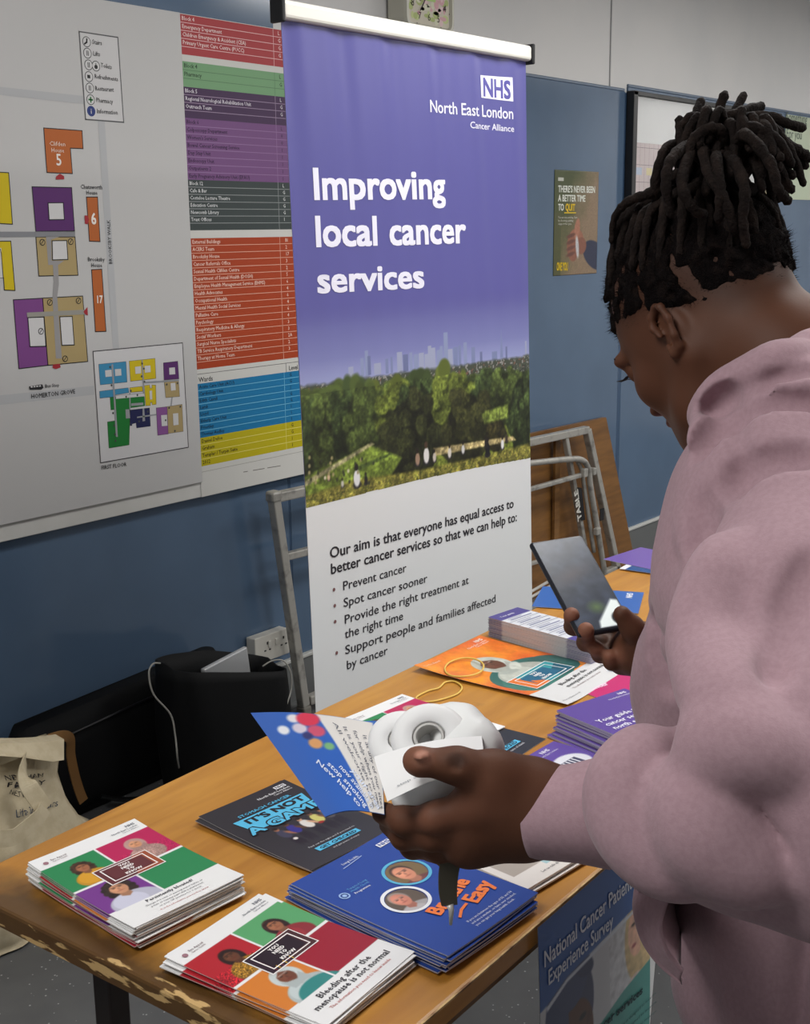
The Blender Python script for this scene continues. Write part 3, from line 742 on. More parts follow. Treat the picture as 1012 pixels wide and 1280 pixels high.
for x, h, w in ((451, 16, 3), (457, 26, 4), (460, 18, 3), (437, 6, 5), (482, 12, 3), (488, 14, 2), (498, 20, 6), (505, 16, 6), (512, 18, 3), (518, 15, 5), (525, 16, 6), (532, 14, 6), (540, 22, 5), (546, 18, 4), (550, 24, 3), (556, 44, 5), (561, 18, 6), (568, 20, 6), (573, 22, 3), (580, 26, 4), (590, 18, 5), (600, 10, 3), (617, 8, 8), (632, 14, 3), (657, 20, 2), (470, 7, 8), (535, 26, 4)):
    y = 470-(x-372)*.10; c = rs.choice([(118, 128, 165), (132, 142, 176), (104, 112, 150), (150, 156, 182)]); bldg(x, y, w, h, c)
u, v = pv(626, 447); ras.poly([(u-.008, v), (u+.008, v), (u, v+.155)], (120, 130, 168))
# town band
m = np.clip((-(hv)+.012*fbm(ras.P, 1.2, 2, 5)+.02)*60, 0, 1); ras.blend(m, (66, 72, 62))
tn = fbm(ras.P, 4.2, 2, 8); ras.blend(((tn > .28) & (hv < .012) & (hv > -.09))*.85, (150, 148, 146))
tn = fbm(ras.P, 3.1, 2, 18); ras.blend(((tn > .4) & (hv < -.0) & (hv > -.08))*.8, (120, 84, 72))
# grass
m = np.clip((-(hv)-.25+.0*ras.U)*40, 0, 1); ras.blend(m, (108, 120, 46))
# trees: clusters with lit tops
def tree(x, y, rx, ry, c, seed=0):
    u, v = pv(x, y); r = random.Random(int(x*7+y*3+seed)); C0 = np.array(c, float); du = rx/285.; dv = ry/285.
    ras.ell(u, v-.1*dv/ras.asp, du*.9, dv*.9, C0*.45, px=3)
    for i in range(34):
        a = r.random()*2*PI; q = math.sqrt(r.random()); l = .5+.55*(math.sin(a)*q*.5+.5)+r.uniform(-.16, .16)
        ras.ell(u+du*q*math.cos(a), v+dv*q*math.sin(a)/ras.asp, du*r.uniform(.16, .3), dv*r.uniform(.14, .26), C0*l, px=2.5)
T1 = (74, 88, 42); T2 = (58, 72, 38); T3 = (96, 108, 44)
for x in range(372, 662, 17): tree(x, 504-(x-372)*.11+rs.uniform(-3, 3), 14, 8, rs.choice([T1, T2, (64, 78, 44)]), 1)
for x in range(380, 662, 22): tree(x, 515-(x-372)*.11+rs.uniform(-5, 5), 20, 15, rs.choice([T1, T2, T1]), 2)
for x, y, rx, ry, c in ((392, 560, 22, 34, T2), (415, 545, 26, 34, T1), (440, 540, 24, 38, T2), (470, 535, 28, 36, T3), (455, 530, 24, 34, T1), (498, 525, 26, 34, T3), (520, 520, 24, 34, T2), (556, 515, 30, 34, T3), (580, 508, 22, 28, T3), (612, 498, 26, 24, T2), (630, 492, 22, 22, T1), (652, 495, 16, 20, T2), (512, 550, 36, 40, (52, 56, 30)), (582, 535, 32, 34, (60, 62, 32)), (650, 528, 18, 26, T2), (618, 540, 16, 16, (60, 56, 30)), (380, 590, 12, 24, T2)):
    tree(x, y, rx, ry, c)
# lawn detail and slope in front
for q, c in (([(376, 598), (460, 556), (500, 572), (480, 605), (378, 622)], (104, 122, 48)), ([(600, 516), (634, 505), (634, 522), (604, 530)], (112, 128, 56))):
    ras.poly([pv(*p) for p in q], c, px=3)
ras.poly([pv(378, 603), pv(462, 553), pv(466, 555), pv(382, 608)], (166, 160, 120), px=2)
ras.poly([pv(540, 560), pv(640, 545), pv(644, 550), pv(540, 570)], (176, 160, 112), px=2)
ras.poly([pv(440, 585), pv(486, 566), pv(488, 568), pv(444, 590)], (60, 74, 34), px=2)
q = [pv(370, 660), pv(372, 624), pv(440, 600), pv(520, 588), pv(600, 570), pv(668, 552), pv(670, 600)]; ras.poly(q, (120, 116, 52), px=3)
gm = np.clip(-(ras.V-(pv(376, 618)[1]+(pv(660, 556)[1]-pv(376, 618)[1])*ras.U))*50, 0, 1)
ras.mul(6, .5, 11, gm); ras.blend(gm*(fbm(ras.P, 3, 3, 21) > .22)*.5, (70, 82, 34)); ras.blend(gm*(fbm(ras.P, 5, 2, 31) > .35)*.5, (168, 150, 84))
ras.mul(1.2, .55, 4, (hv < -.03)*1.0); ras.mul(3.5, .5, 14, (hv < -.03)*1.0)
def sitter(x, y, s, top, hair=(34, 28, 26)):
    u, v = pv(x, y); k = s/285.*.55; a = 1/ras.asp
    ras.ell(u, v, k*.55, k*.35, (40, 38, 40)); ras.ell(u, v+.6*k*a, k*.42, k*.75, top); ras.ell(u-.02*k, v+1.6*k*a, k*.25, k*.32, hair)
sitter(445, 606, 15, (214, 214, 216)); sitter(456, 604, 8, (30, 28, 30)); sitter(531, 577, 15, (212, 210, 208), (70, 52, 40)); sitter(520, 580, 12, (150, 124, 104)); sitter(541, 576, 9, (190, 180, 170)); sitter(560, 571, 10, (205, 200, 190)); sitter(577, 566, 9, (200, 200, 200)); sitter(608, 568, 14, (24, 24, 26)); sitter(627, 560, 10, (215, 215, 215)); sitter(606, 558, 9, (40, 36, 34)); sitter(632, 552, 8, (60, 50, 46)); sitter(427, 608, 6, (190, 188, 180)); sitter(410, 600, 6, (200, 170, 140))
for i in range(26):
    x = rs.uniform(384, 480); y = rs.uniform(570, 604); u, v = pv(x, y); ras.ell(u, v, .004, .005, rs.choice([(200, 195, 170), (50, 54, 38), (150, 140, 100)]))
U, Vv = np.meshgrid(np.linspace(0.0005, BWID-.0005, nu), np.linspace(vlo, vhi, nv)); uv = np.stack([U.ravel(), Vv.ravel()], -1)
co = BS.map(uv, .0003); keep = uv[:, 1] > edgev(uv[:, 0])
Fq = grid_faces(nu, nv); Fq = Fq[keep[Fq].all(1)]
# fade the top of the photograph into the plain purple
ff = np.clip((vhi-uv[:, 1])/.05, 0, 1)[:, None]; fcol = np.clip((uv[:, 1]-vsk)/(HT-vsk), 0, 1)[:, None]
col = lina(ras.a).reshape(-1, 3)*ff+(purp*fcol+pl0*(1-fcol))*(1-ff)
me = mesh_quads('printed_photo', co, Fq); setcols(me, col); child(link('printed_photo', me, M_gloss, smooth=True), t)
def bprint(): return Print(BS, base=.0005, eps=.00008)
P = bprint()
TW = (222, 222, 236)
def BT(txt, a, b, cap, col=TW, bold=0.0): P.text(txt, BP.px(*a), BP.px(*b), cap, col, 3, bold)
cp = lambda x, y0, y1: abs(BP.px(x, y0)[1]-BP.px(x, y1)[1])
BT('Improving', (388, 249), (556, 248), cp(390, 211, 249), bold=.03)
child(P.build('headline_word', M_print), t); P = bprint()
BT('local', (391, 308), (470, 306), cp(392, 271, 308), bold=.03); child(P.build('headline_word', M_print), t); P = bprint(); BT('cancer', (484, 306), (581, 303), cp(392, 271, 308), bold=.03)
child(P.build('headline_word', M_print), t); P = bprint()
BT('services', (394, 366), (528, 359), cp(392, 334, 366), bold=.03)
child(P.build('headline_word', M_print), t); P = bprint()
BT('North East London', (535, 140), (640, 149), cp(540, 125, 140), bold=.012)
BT('Cancer Alliance', (586, 160), (641, 165), cp(590, 152, 160), bold=.01)
q = [BP.px(*p) for p in ((600, 94), (639, 97), (640, 127), (601, 122))]; P.poly(q[::-1], TW, 2)
P.text('NHS', BP.px(602.5, 119.5), BP.px(637, 123.5), cp(602, 98, 120), (84, 80, 150), 4, .035, shear=.004)
child(P.build('health_service_logo', M_print), t); P = bprint()
DK = (40, 38, 44)
BT('Our aim is that everyone has equal access to', (411, 698), (641, 634), cp(412, 684, 697), DK, .022)
BT('better cancer services so that we can help to:', (412, 718), (645, 651), cp(412, 704, 717), DK, .022)
child(P.build('aim_text', M_print), t)['kind'] = 'stuff'; P = bprint()
for s_, a, b in (('Prevent cancer', (427, 738), (506, 714)), ('Spot cancer sooner', (428, 759), (532, 727)), ('Provide the right treatment at', (429, 780), (584, 729)), ('the right time', (430, 798), (502, 774)), ('Support people and families affected', (430, 818), (618, 752)), ('by cancer', (432, 837), (483, 817))):
    BT(s_, a, b, cp(427, 727, 738), DK, .008)
for x, y in ((416.5, 737), (417.5, 757), (418, 777), (420, 816)): P.ell(BP.px(x, y), .0038, .0038, (120, 84, 84), 3)
child(P.build('bullet_list', M_print), t)['kind'] = 'stuff'
c = bt+V(BWID/2, 0, .012)
rail = MB(); rail.box(c, (BWID+.016, .026, .034), bev=.008, seg=3); child(rail.build('top_rail', mat('pale_aluminium_rail', (218, 216, 208), .35, .1)), t)
for sx in (-1, 1): child(MB().box(c+V(sx*(BWID/2+.010), 0, -.001), (.008, .034, .044), bev=.003).build('end_cap', M_black), t)
child(MB().cyl((bo[0]+BWID/2, bo[1]+.05, .06), c+V(0, .02, 0), .007).build('support_pole', M_alu, smooth=True), t)
child(MB().box((bo[0]+BWID/2, bo[1]+.03, .045), (BWID+.03, .11, .09), bev=.02, seg=3).build('base_cassette', M_alu), t)
for sx in (-.25, .25): child(MB().box((bo[0]+BWID/2+sx, bo[1]+.03, .006), (.04, .32, .012), bev=.004).build('foot', M_alu), t)

# ------------------------------------------------------------------ display table
TZ = .74
TA = math.radians(2.2)
tc0 = V(.703, 1.252, 0)                      # back left corner of the top
tx_ = V(math.cos(TA), math.sin(TA), 0); ty_ = V(-math.sin(TA), math.cos(TA), 0)
TWD = .600; TLN = 1.86
fl = tc0-ty_*TWD                             # front left corner: local origin
t = thing('folding_table', 'varnished wooden folding table with a worn chipped end, covered in leaflets', 'table', tuple(fl), TA)
mb = MB()
def edge_ring(inset, z):
    r = []
    for (cx_, cy_, a0) in ((.014, .014, PI), (TLN-.014, .014, 1.5*PI), (TLN-.014, TWD-.014, 0), (.014, TWD-.014, .5*PI)):
        for k in range(5):
            a = a0+k/4*PI/2; r.append(V(cx_+(.014-inset)*math.cos(a), cy_+(.014-inset)*math.sin(a), z))
    return r
mb.loft([edge_ring(.004, TZ-.027), edge_ring(0, TZ-.024), edge_ring(0, TZ-.004), edge_ring(.0012, TZ-.0012), edge_ring(.004, TZ)])
mb.build('tabletop', M_table, t)
M_edge = mat('rounded_wood_lipping', (206, 172, 116), .5, noise=(30, (120, 80, 40), .45, .62))
mb = MB(); mb.box((TLN/2, .0, TZ-.0015), (TLN-.03, .0024, .0024)); mb.build('edge_lipping', M_edge, t)
M_rail = wood_mat('rail_wood', (130, 92, 46), (100, 66, 30), rough=.5)
MB().box((TLN/2, .03, TZ-.040), (TLN-.24, .022, .026)).build('front_rail', M_rail, t)
MB().box((TLN/2, TWD-.03, TZ-.040), (TLN-.24, .022, .026)).build('back_rail', M_rail, t)
for lx in (.16, TLN-.16):
    for ly in (.075, TWD-.075):
        MB().box((lx, ly, (TZ-.027)/2), (.032, .032, TZ-.027), bev=.003).build('leg', M_dsteel, t)
    MB().box((lx, TWD/2, .16), (.024, TWD-.18, .024), bev=.003).build('cross_bar', M_dsteel, t)

# ------------------------------------------------------------------ leaflets
def bend0(x, y): return 0*x
class LSurf:
    def __init__(s, w, l, t, bend): s.w, s.l, s.t, s.bd = w, l, t, bend
    def map(s, uv, lift):
        uv = np.asarray(uv, float); x = (uv[:, 0]-.5)*s.w; y = (uv[:, 1]-.5)*s.l
        return np.stack([x, y, s.bd(x, y)+s.t+lift], -1)
class LPrint(Print):
    """print in page units: u,v 0..1 ; text handled in metres then mapped"""
    def __init__(s, w, l, t, bend): Print.__init__(s, LSurf(w, l, t, bend), eps=.00012, base=.0003); s.w, s.l = w, l
    def text(s, body, p0, p1=None, cap=.004, col=(255, 255, 255), layer=2, bold=0.0, shear=0, dirv=(1, 0), align='L'):
        real = s.s
        class M:
            def map(q, uv, lift): return real.map(np.asarray(uv)/np.array([s.w, s.l]), lift)
        s.s = M(); a = (p0[0]*s.w, p0[1]*s.l); b = None if p1 is None else (p1[0]*s.w, p1[1]*s.l)
        Print.text(s, body, a, b, cap, col, layer, bold, shear, dirv, align); s.s = real
    def ring(s, cu, cv_, r, w, col, layer):
        a = s.w/s.l; n = 40
        for i in range(n):
            t0, t1 = 2*PI*i/n, 2*PI*(i+1)/n
            s.poly([(cu+(r+o)*math.cos(t_), cv_+(r+o)*math.sin(t_)*a) for t_, o in ((t0, -w), (t0, w), (t1, w), (t1, -w))], col, layer)
    def frame(s, u0, v0, u1, v1, w, col, layer):
        a = s.w/s.l
        s.rect(u0, v0, u1, v0+w*a, col, layer); s.rect(u0, v1-w*a, u1, v1, col, layer); s.rect(u0, v0, u0+w, v1, col, layer); s.rect(u1-w, v0, u1, v1, col, layer)
def nhs(P, u, v, h, fg, bg, layer=4):      # white lozenge with letters, top right aligned at (u,v)
    w = h*2.45/P.w*1; P.rect(u-w, v, u, v+h/P.l, bg, layer); P.text('NHS', (u-w*.93, v+.16*h/P.l), (u-w*.06, v+.16*h/P.l), h*.7, fg, layer+1, .03, shear=h*.12)
def ras_A(v2=False, w=112, h=158):
    R = Raster(w, h, (226, 226, 226), .21/.148)
    if not v2: tl_, tr_, bl_, br_ = (38, 128, 78), (178, 32, 84), (112, 52, 134), (38, 128, 78)
    else: tl_, tr_, bl_, br_ = (172, 36, 46), (88, 158, 104), (206, 122, 48), (150, 30, 46)
    R.rect(0, .55, .475, .87, tl_); R.rect(.49, .55, 1, .87, tr_); R.rect(0, .22, .475, .54, bl_); R.rect(.49, .22, 1, .54, br_)
    # portraits are clipped to their tile by repainting neighbours after each
    if not v2:
        R.portrait(.26, .75, .062, (150, 96, 66), (56, 36, 26), (206, 150, 40), 'curly'); R.rect(0, .535, .475, .55, (226, 226, 226)); R.rect(0, .22, .475, .54, bl_)
        R.portrait(.76, .76, .062, (196, 140, 104), (200, 160, 140), (176, 140, 132), 'scarf'); R.mul(9, .35, 3, ((R.U > .55) & (R.V > .55) & (R.V < .7))*1.0); R.rect(.475, .535, 1, .55, (226, 226, 226)); R.rect(.49, .22, 1, .54, br_)
        R.portrait(.27, .42, .085, (190, 136, 104), (40, 28, 26), (196, 196, 214), 'curly')
    else:
        R.portrait(.27, .74, .066, (96, 58, 40), (40, 26, 24), (150, 110, 40), 'long'); R.mul(8, .9, 3, ((R.U < .47) & (R.V > .55) & (R.V < .68))*1.0); R.rect(0, .535, .475, .55, (226, 226, 226)); R.rect(0, .22, .475, .54, bl_)
        R.portrait(.74, .74, .068, (150, 98, 70), (46, 28, 26), (150, 50, 56), 'long'); R.rect(.475, .535, 1, .55, (226, 226, 226)); R.rect(.49, .22, 1, .54, br_)
        R.portrait(.30, .41, .08, (110, 66, 48), (206, 206, 204), (190, 200, 200), 'scarf'); R.ell(.34, .2, .2, .14, (50, 130, 126))
    R.rect(0, 0, 1, .215, (226, 226, 226)); R.rect(.475, .215, .488, .87, (226, 226, 226)); R.rect(0, .535, 1, .545, (226, 226, 226))
    return R
def lett_A(P, v2=False):
    c0, c1 = ((96, 48, 52), (150, 76, 50)) if not v2 else ((44, 26, 40), (70, 40, 44))
    P.rect(.26, .46, .76, .66, (230, 228, 226), 1); P.rect(.27, .467, .75, .653, c0, 2)
    P.poly([(.5, .467), (.75, .467), (.75, .653), (.62, .653)], c1, 3)
    if v2:
        for i in range(12): P.rect(.28+.035*i, .47, .288+.035*i, .47+.17*((i*37 % 10)/10), [(210, 170, 50), (120, 40, 50)][i % 2], 3)
    P.frame(.31, .485, .71, .638, .01, (236, 232, 230), 4); P.rect(.335, .50, .685, .625, c0 if not v2 else (36, 22, 34), 4)
    for i, w in enumerate(('YOU', 'NEED', 'TO', 'KNOW')): P.text(w, (.51, .597-.031*i), None, .0046, (238, 234, 232), 5, .035, align='C')
    if not v2:
        P.text('Persistently bloated?', (.5, .172), None, .0052, (52, 50, 60), 2, .02, align='C')
        P.text('Change in bowel or passing water habits or', (.5, .135), None, .0030, (70, 68, 78), 2, align='C')
        P.text('pelvic or tummy pain? Ask a pharmacist', (.5, .108), None, .0030, (70, 68, 78), 2, align='C')
        P.text('or your GP practice for a check', (.5, .081), None, .0030, (70, 68, 78), 2, align='C')
        P.text('It is the information you need to know', (.5, .045), None, .0028, (170, 60, 60), 2, align='C')
    else:
        P.text('Bleeding after the', (.5, .150), None, .0080, (52, 50, 56), 2, .012, align='C')
        P.text('menopause is not normal', (.5, .100), None, .0080, (52, 50, 56), 2, .018, align='C')
        P.text('The information you need to know inside', (.5, .058), None, .0040, (180, 70, 60), 2, align='C')
    P.text('NHS', (.95, .945), None, .0046, (96, 100, 112), 2, .02, align='R'); P.text('North East London', (.95, .92), None, .0032, (96, 100, 112), 2, .01, align='R'); P.text('Cancer Alliance', (.95, .90), None, .0026, (96, 100, 112), 2, align='R')
    P.text('Eve Appeal', (.14, .925), None, .0032, (120, 100, 106), 2, .01); P.text('Gynae health', (.14, .905), None, .0026, (120, 100, 106), 2); P.ell((.09, .92), .022, .016, (150, 110, 120), 2)
def ras_black(w=112, h=158):
    R = Raster(w, h, (44, 43, 48), .21/.148); R.a *= (1.0+.35*np.clip(.5-R.V, 0, 1))[..., None]
    for i, (x, c) in enumerate(((.30, (60, 60, 80)), (.42, (50, 48, 130)), (.56, (210, 205, 200)), (.69, (196, 190, 110)), (.80, (80, 76, 80)))):
        v = .45+.008*(i % 2); s = [(150, 100, 76), (90, 60, 46), (196, 150, 120), (120, 80, 60), (160, 110, 84)][i]
        R.ell(x-.02, v-.12, .025, .1, (34, 30, 40)); R.ell(x+.025, v-.12, .025, .1, (34, 30, 40)); R.ell(x, v, .05, .085, c); R.ell(x+.06, v-.01, .018, .06, s, .5); R.ell(x, v+.075, .025, .032, s); R.ell(x, v+.088, .026, .022, (30, 24, 22))
    R.ell(.31, .36, .022, .022, (222, 214, 210)); R.ell(.66, .40, .03, .02, (150, 40, 40))
    return R
def lett_black(P):
    CY = (84, 176, 214)
    P.text('STOMACH CANCER', (.22, .795), (.82, .795), .0058, CY, 3, .02)
    P.poly([(.16, .60), (.86, .60), (.92, .775), (.12, .775)], CY, 2)
    P.text("IT'S NOT", (.20, .695), (.88, .695), .0125, (30, 30, 36), 3, .05)
    P.text('A GAME', (.09, .565), (.93, .565), .0185, (30, 30, 36), 3, .09); P.text('A GAME', (.095, .568), (.925, .568), .0170, CY, 4, .03)
    P.text('Find out the signs and if you need to', (.52, .20), None, .0036, (196, 196, 200), 3, align='C')
    P.rect(.28, .13, .76, .178, CY, 2); P.text('GET CHECKED', (.31, .139), (.73, .139), .0058, (24, 30, 40), 3, .03)
    P.text('and get peace of mind', (.54, .095), None, .0034, (196, 196, 200), 3, align='C')
    nhs(P, .93, .925, .0075, (44, 43, 48), (226, 226, 230)); P.text('North East London', (.93, .893), None, .0048, (226, 226, 230), 3, .01, align='R'); P.text('Cancer Alliance', (.93, .868), None, .0034, (226, 226, 230), 3, align='R')
def ras_blue(w=128, h=180):
    R = Raster(w, h, (34, 68, 148), .21/.148); k = .148/.21
    R.ell(.66, .64, .165, .165, (120, 100, 66)); R.portrait(.64, .645, .085, (206, 140, 110), (60, 48, 40), (120, 70, 66), 'short')
    out = np.hypot(R.U-.66, (R.V-.64)/k) > .155; keep = np.hypot(R.U-.36, (R.V-.52)/k) > .15
    base = np.array((34, 68, 148))/255.
    R.a[out] = base
    m2 = np.hypot(R.U-.37, (R.V-.47)/k) < .148; save = R.a.copy(); R.ell(.37, .47, .15, .15, (96, 84, 70)); R.portrait(.35, .49, .075, (200, 130, 108), (150, 140, 130), (180, 176, 176), 'short')
    R.a[~m2] = save[~m2]; return R
def lett_blue(P):
    P.ring(.66, .64, .17, .012, (90, 172, 206), 2); P.ring(.37, .47, .165, .013, (226, 228, 232), 4)
    O = (232, 122, 62)
    P.text('Breathe', (.34, .245), None, .0175, O, 6, .045, shear=.003, dirv=(.97, .24)); P.text('Easy', (.62, .175), None, .0185, O, 6, .045, shear=.003, dirv=(.97, .24))
    pts = [(.42, .165), (.50, .20), (.58, .215)]
    for a, b in zip(pts[:-1], pts[1:]): P.line([a, b], .016, O, 6)
    for i, w_ in enumerate(('If you are between the ages of 55 and 74', 'and are a smoker, or have ever smoked,', 'you can get your lung health check.')): P.text(w_, (.40, .105-.026*i), None, .0033, (214, 220, 236), 3, .012)
    nhs(P, .93, .905, .0085, (34, 68, 148), (230, 232, 238)); P.line([(.62, .925), (.40, .905)], .006, (150, 170, 214), 3); P.text('Lung health', (.60, .93), None, .004, (220, 226, 238), 3, align='R')
    P.ring(.13, .72, .035, .006, (150, 180, 224), 3); P.ell((.13, .72), .018, .013, (150, 180, 224), 3); P.text('Targeted Lung', (.20, .74), None, .0036, (96, 160, 206), 3); P.text('Health Check', (.20, .717), None, .0036, (96, 160, 206), 3); P.text('Programme', (.20, .69), None, .0036, (230, 232, 240), 3, .01)
def ras_white(w=112, h=158):
    R = Raster(w, h, (224, 218, 212), .21/.148)
    R.rect(0, .82, 1, 1, (40, 52, 120))
    for (u0, v0, u1, v1, c) in ((.05, .50, .46, .78, (150, 140, 130)), (.50, .42, .95, .78, (110, 130, 140)), (.08, .14, .42, .44, (170, 160, 150)), (.42, .10, .93, .38, (164, 196, 200))): R.rect(u0, v0, u1, v1, c)
    R.portrait(.25, .68, .05, (120, 80, 60), (40, 30, 30), (214, 206, 200), 'short'); R.rect(.04, .44, .47, .50, (224, 218, 212))
    R.portrait(.66, .30, .045, (130, 84, 62), (30, 24, 24), (120, 170, 186), 'curly'); R.portrait(.78, .22, .04, (140, 92, 66), (30, 24, 24), (140, 84, 70), 'short'); R.rect(0, 0, 1, .10, (224, 218, 212))
    R.rect(.93, 0, 1, .8, (224, 218, 212)); return R
def lett_white(P): P.text('NHS', (.1, .88), None, .009, (220, 224, 236), 2, .03); P.text('App', (.45, .88), None, .009, (190, 200, 226), 2, .02); P.text('Let us talk about screening', (.5, .05), None, .004, (60, 60, 70), 2, align='C')
def ras_orange(w=210, h=297):
    R = Raster(w, h, (214, 112, 34), .297/.21); k = .21/.297
    g = np.clip(fbm(R.P, .12, 2, 3)*.8+.5, 0, 1)[..., None]; R.a = (1-g)*np.array((206, 88, 34))/255.+g*np.array((232, 148, 34))/255.
    R.ell(.5, .42, .44, .30, (44, 96, 90)); R.ell(.30, .36, .24, .2, (56, 116, 106)); R.ell(.80, .40, .2, .22, (40, 86, 82))
    for u, v, a in ((.62, .48, .5), (.4, .42, -.3), (.7, .36, .9)): R.ell(u, v, .02, .16, (30, 70, 68), a, px=8)
    R.portrait(.48, .69, .118, (96, 60, 44), (180, 178, 170), (178, 182, 172), 'scarf')
    R.ell(.56, .56, .11, .05, (190, 194, 184), .6, px=3); R.ell(.42, .54, .1, .045, (160, 166, 158), -.4, px=3); R.mul(.6, .10, 5, ((R.V > .25))*1.0)
    R.rect(0, 0, 1, .235, (206, 206, 206)); return R
def lett_orange(P):
    P.poly([(.18, .26), (.80, .26), (.80, .46), (.18, .46)], (52, 140, 148), 1)
    P.poly([(.18, .26), (.42, .26), (.30, .46), (.18, .46)], (206, 110, 48), 2); P.poly([(.60, .26), (.80, .26), (.80, .40), (.55, .33)], (30, 84, 104), 2); P.frame(.18, .26, .80, .46, .008, (226, 226, 226), 3); P.frame(.25, .285, .73, .435, .008, (226, 226, 226), 3)
    P.rect(.30, .30, .66, .42, (34, 92, 120), 3); P.poly([(.30, .30), (.40, .30), (.32, .36)], (206, 110, 48), 4)
    for i, w_ in enumerate(('YOU', 'NEED', 'TO', 'KNOW')): P.text(w_, (.48, .397-.030*i), None, .0060, (232, 232, 232), 5, .035, align='C')
    P.text('Bleeding after the', (.36, .175), None, .0085, (60, 60, 62), 2, .015, align='L'); P.text('menopause is not normal', (.36, .130), None, .0085, (60, 60, 62), 2, .015); P.text('The information you need to know', (.36, .095), None, .0045, (120, 90, 90), 2)
    P.text('nelcanceralliance.nhs.uk', (.04, .04), None, .0042, (120, 120, 124), 2); P.rect(.86, .04, .97, .075, (170, 176, 184), 2)
    P.text('NHS', (.93, .945), None, .008, (236, 220, 210), 2, .03, align='R'); P.text('North East London', (.93, .92), None, .0052, (236, 220, 210), 2, align='R'); P.text('Cancer Alliance', (.93, .90), None, .0045, (236, 220, 210), 2, align='R')
    P.text('The Eve Appeal', (.04, .94), None, .005, (236, 210, 190), 2)
def ras_purple(w=90, h=126):
    R = Raster(w, h, (88, 66, 142), .21/.148); R.rect(.10, .06, .92, .40, (206, 206, 214)); R.portrait(.35, .28, .07, (150, 100, 76), (40, 30, 30), (60, 110, 160), 'short'); R.rect(0, 0, 1, .06, (88, 66, 142)); return R
def lett_purple(P):
    for i, w_ in enumerate(('Your guide to', 'cancer services in', 'north east London')): P.text(w_, (.10, .64-.075*i), None, .0105, (226, 224, 236), 2, .02)
    P.text('NHS', (.93, .93), None, .006, (226, 224, 236), 2, .03, align='R'); P.text('North East London', (.93, .895), None, .004, (226, 224, 236), 2, align='R')
def leaf_bend(a, b, c=0.0, ph=0.0): return lambda x, y: a*(y/.105)**2+b*(x/.074)**2*.5+c*np.sin(x*30+y*22+ph)
def make_sheet(name, ras, w, l, t_, bend, loc, ang, label, cat, lett=None, mm=None, group=None, side=(222, 220, 216)):
    me = sheet_mesh(name, ras, w, l, t_, bend, side)
    o = link(name, me, mm or M_gloss, smooth=False); o.location = loc; o.rotation_euler = (0, 0, math.radians(ang))
    tag(o, label, cat, group)
    if lett:
        P = LPrint(w, l, t_, bend); lett(P); P.build('lettering', M_print, o)
    return o
def copy_sheet(o, loc, ang, label, group):
    c = bpy.data.objects.new(o.name.split('.')[0], o.data); C.objects.link(c); c.location = loc; c.rotation_euler = (0, 0, math.radians(ang))
    c['label'] = label; c['category'] = o['category']; c['group'] = group; return c
def stack(name, label, cat, ras, lett, w, l, th, n, c, ang, bend, group, low_label, alt=None, jit=.003, ja=1.5, seed=1, drift=(0, 0), stackname=''):
    stackname = [v for k_, v in (('cancer services', 'purple booklet'), ('tall stack', 'slim folded guide'), ('Breathe', 'deep blue Breathe Easy'), ('Persistently', 'left portrait tile leaflet'), ('menopause', 'front menopause leaflet'), ('rounded', 'white photograph leaflet'), ('stomach', 'black stomach cancer leaflet')) if k_ in low_label][0]
    r = random.Random(seed); z = TZ+.0006
    top = make_sheet(name, ras, w, l, th, bend, (c[0], c[1], z+(n-1)*(th+.0004)), ang, label, cat, lett, group=None)
    alts = [top]; src = None
    if alt:
        for k, ar in enumerate(alt):
            me = sheet_mesh(name, ar, w, l, th, bend); q = link(name, me, M_gloss); tag(q, low_label, cat, group); alts.append(q)
    used = set()
    for i in range(n-1):
        src = alts[0] if (not alt or i > n-4) else alts[1+(r.randrange(len(alt)))]
        loc = (c[0]+r.uniform(-jit, jit)+drift[0]*(n-1-i), c[1]+r.uniform(-jit, jit)+drift[1]*(n-1-i), z+i*(th+.0004)); a = ang+r.uniform(-ja, ja)
        if src is not top and src not in used: src.location = loc; src.rotation_euler = (0, 0, math.radians(a)); used.add(src)
        else: src = copy_sheet(src, loc, a, low_label, group)
        if i == n-2: src['label'] = cat+' directly beneath the top one of the '+stackname+' stack'
        if i == 0 and n > 2: src['label'] = 'lowest '+cat+' of the '+stackname+' stack, resting on the wood'
    for q in alts[1:]:
        if q not in used: bpy.data.objects.remove(q)
    return top
RA, RB = ras_A(), ras_A(True)
RR = Raster(40, 56, (226, 226, 226), 1.42); RR.rect(0, 0, .5, .87, (160, 32, 50)); RR.rect(.5, .2, 1, .87, (206, 122, 48))
stack('leaflet', 'top leaflet of the left stack, asking Persistently bloated?, four coloured portrait tiles', 'leaflet', RA, lambda P: lett_A(P), .148, .21, .0012, 15, (.825, 1.068), -4.3, leaf_bend(.0035, .0015), 'leaflets under the top one in the left stack', 'portrait tile leaflet lying beneath the Persistently bloated leaflet in its stack', [RB, RR, RA], seed=3)
stack('leaflet', 'top leaflet of the front stack, saying Bleeding after the menopause is not normal', 'leaflet', RB, lambda P: lett_A(P, True), .148, .21, .0011, 9, (.822, .820), 4.5, leaf_bend(.002, .001), 'leaflets under the top one in the front stack', 'red and orange leaflet lying beneath the menopause leaflet at the table front', [RB], jit=.004, ja=3.2, seed=9)
stack('leaflet', 'top black leaflet reading Stomach cancer it is not a game, at the table back', 'leaflet', ras_black(), lett_black, .148, .21, .0009, 4, (1.053, 1.03), -4, leaf_bend(.002, .001), 'black leaflets under the stomach cancer one', 'black leaflet fanned out beneath the stomach cancer leaflet', seed=5, jit=.004, ja=3)
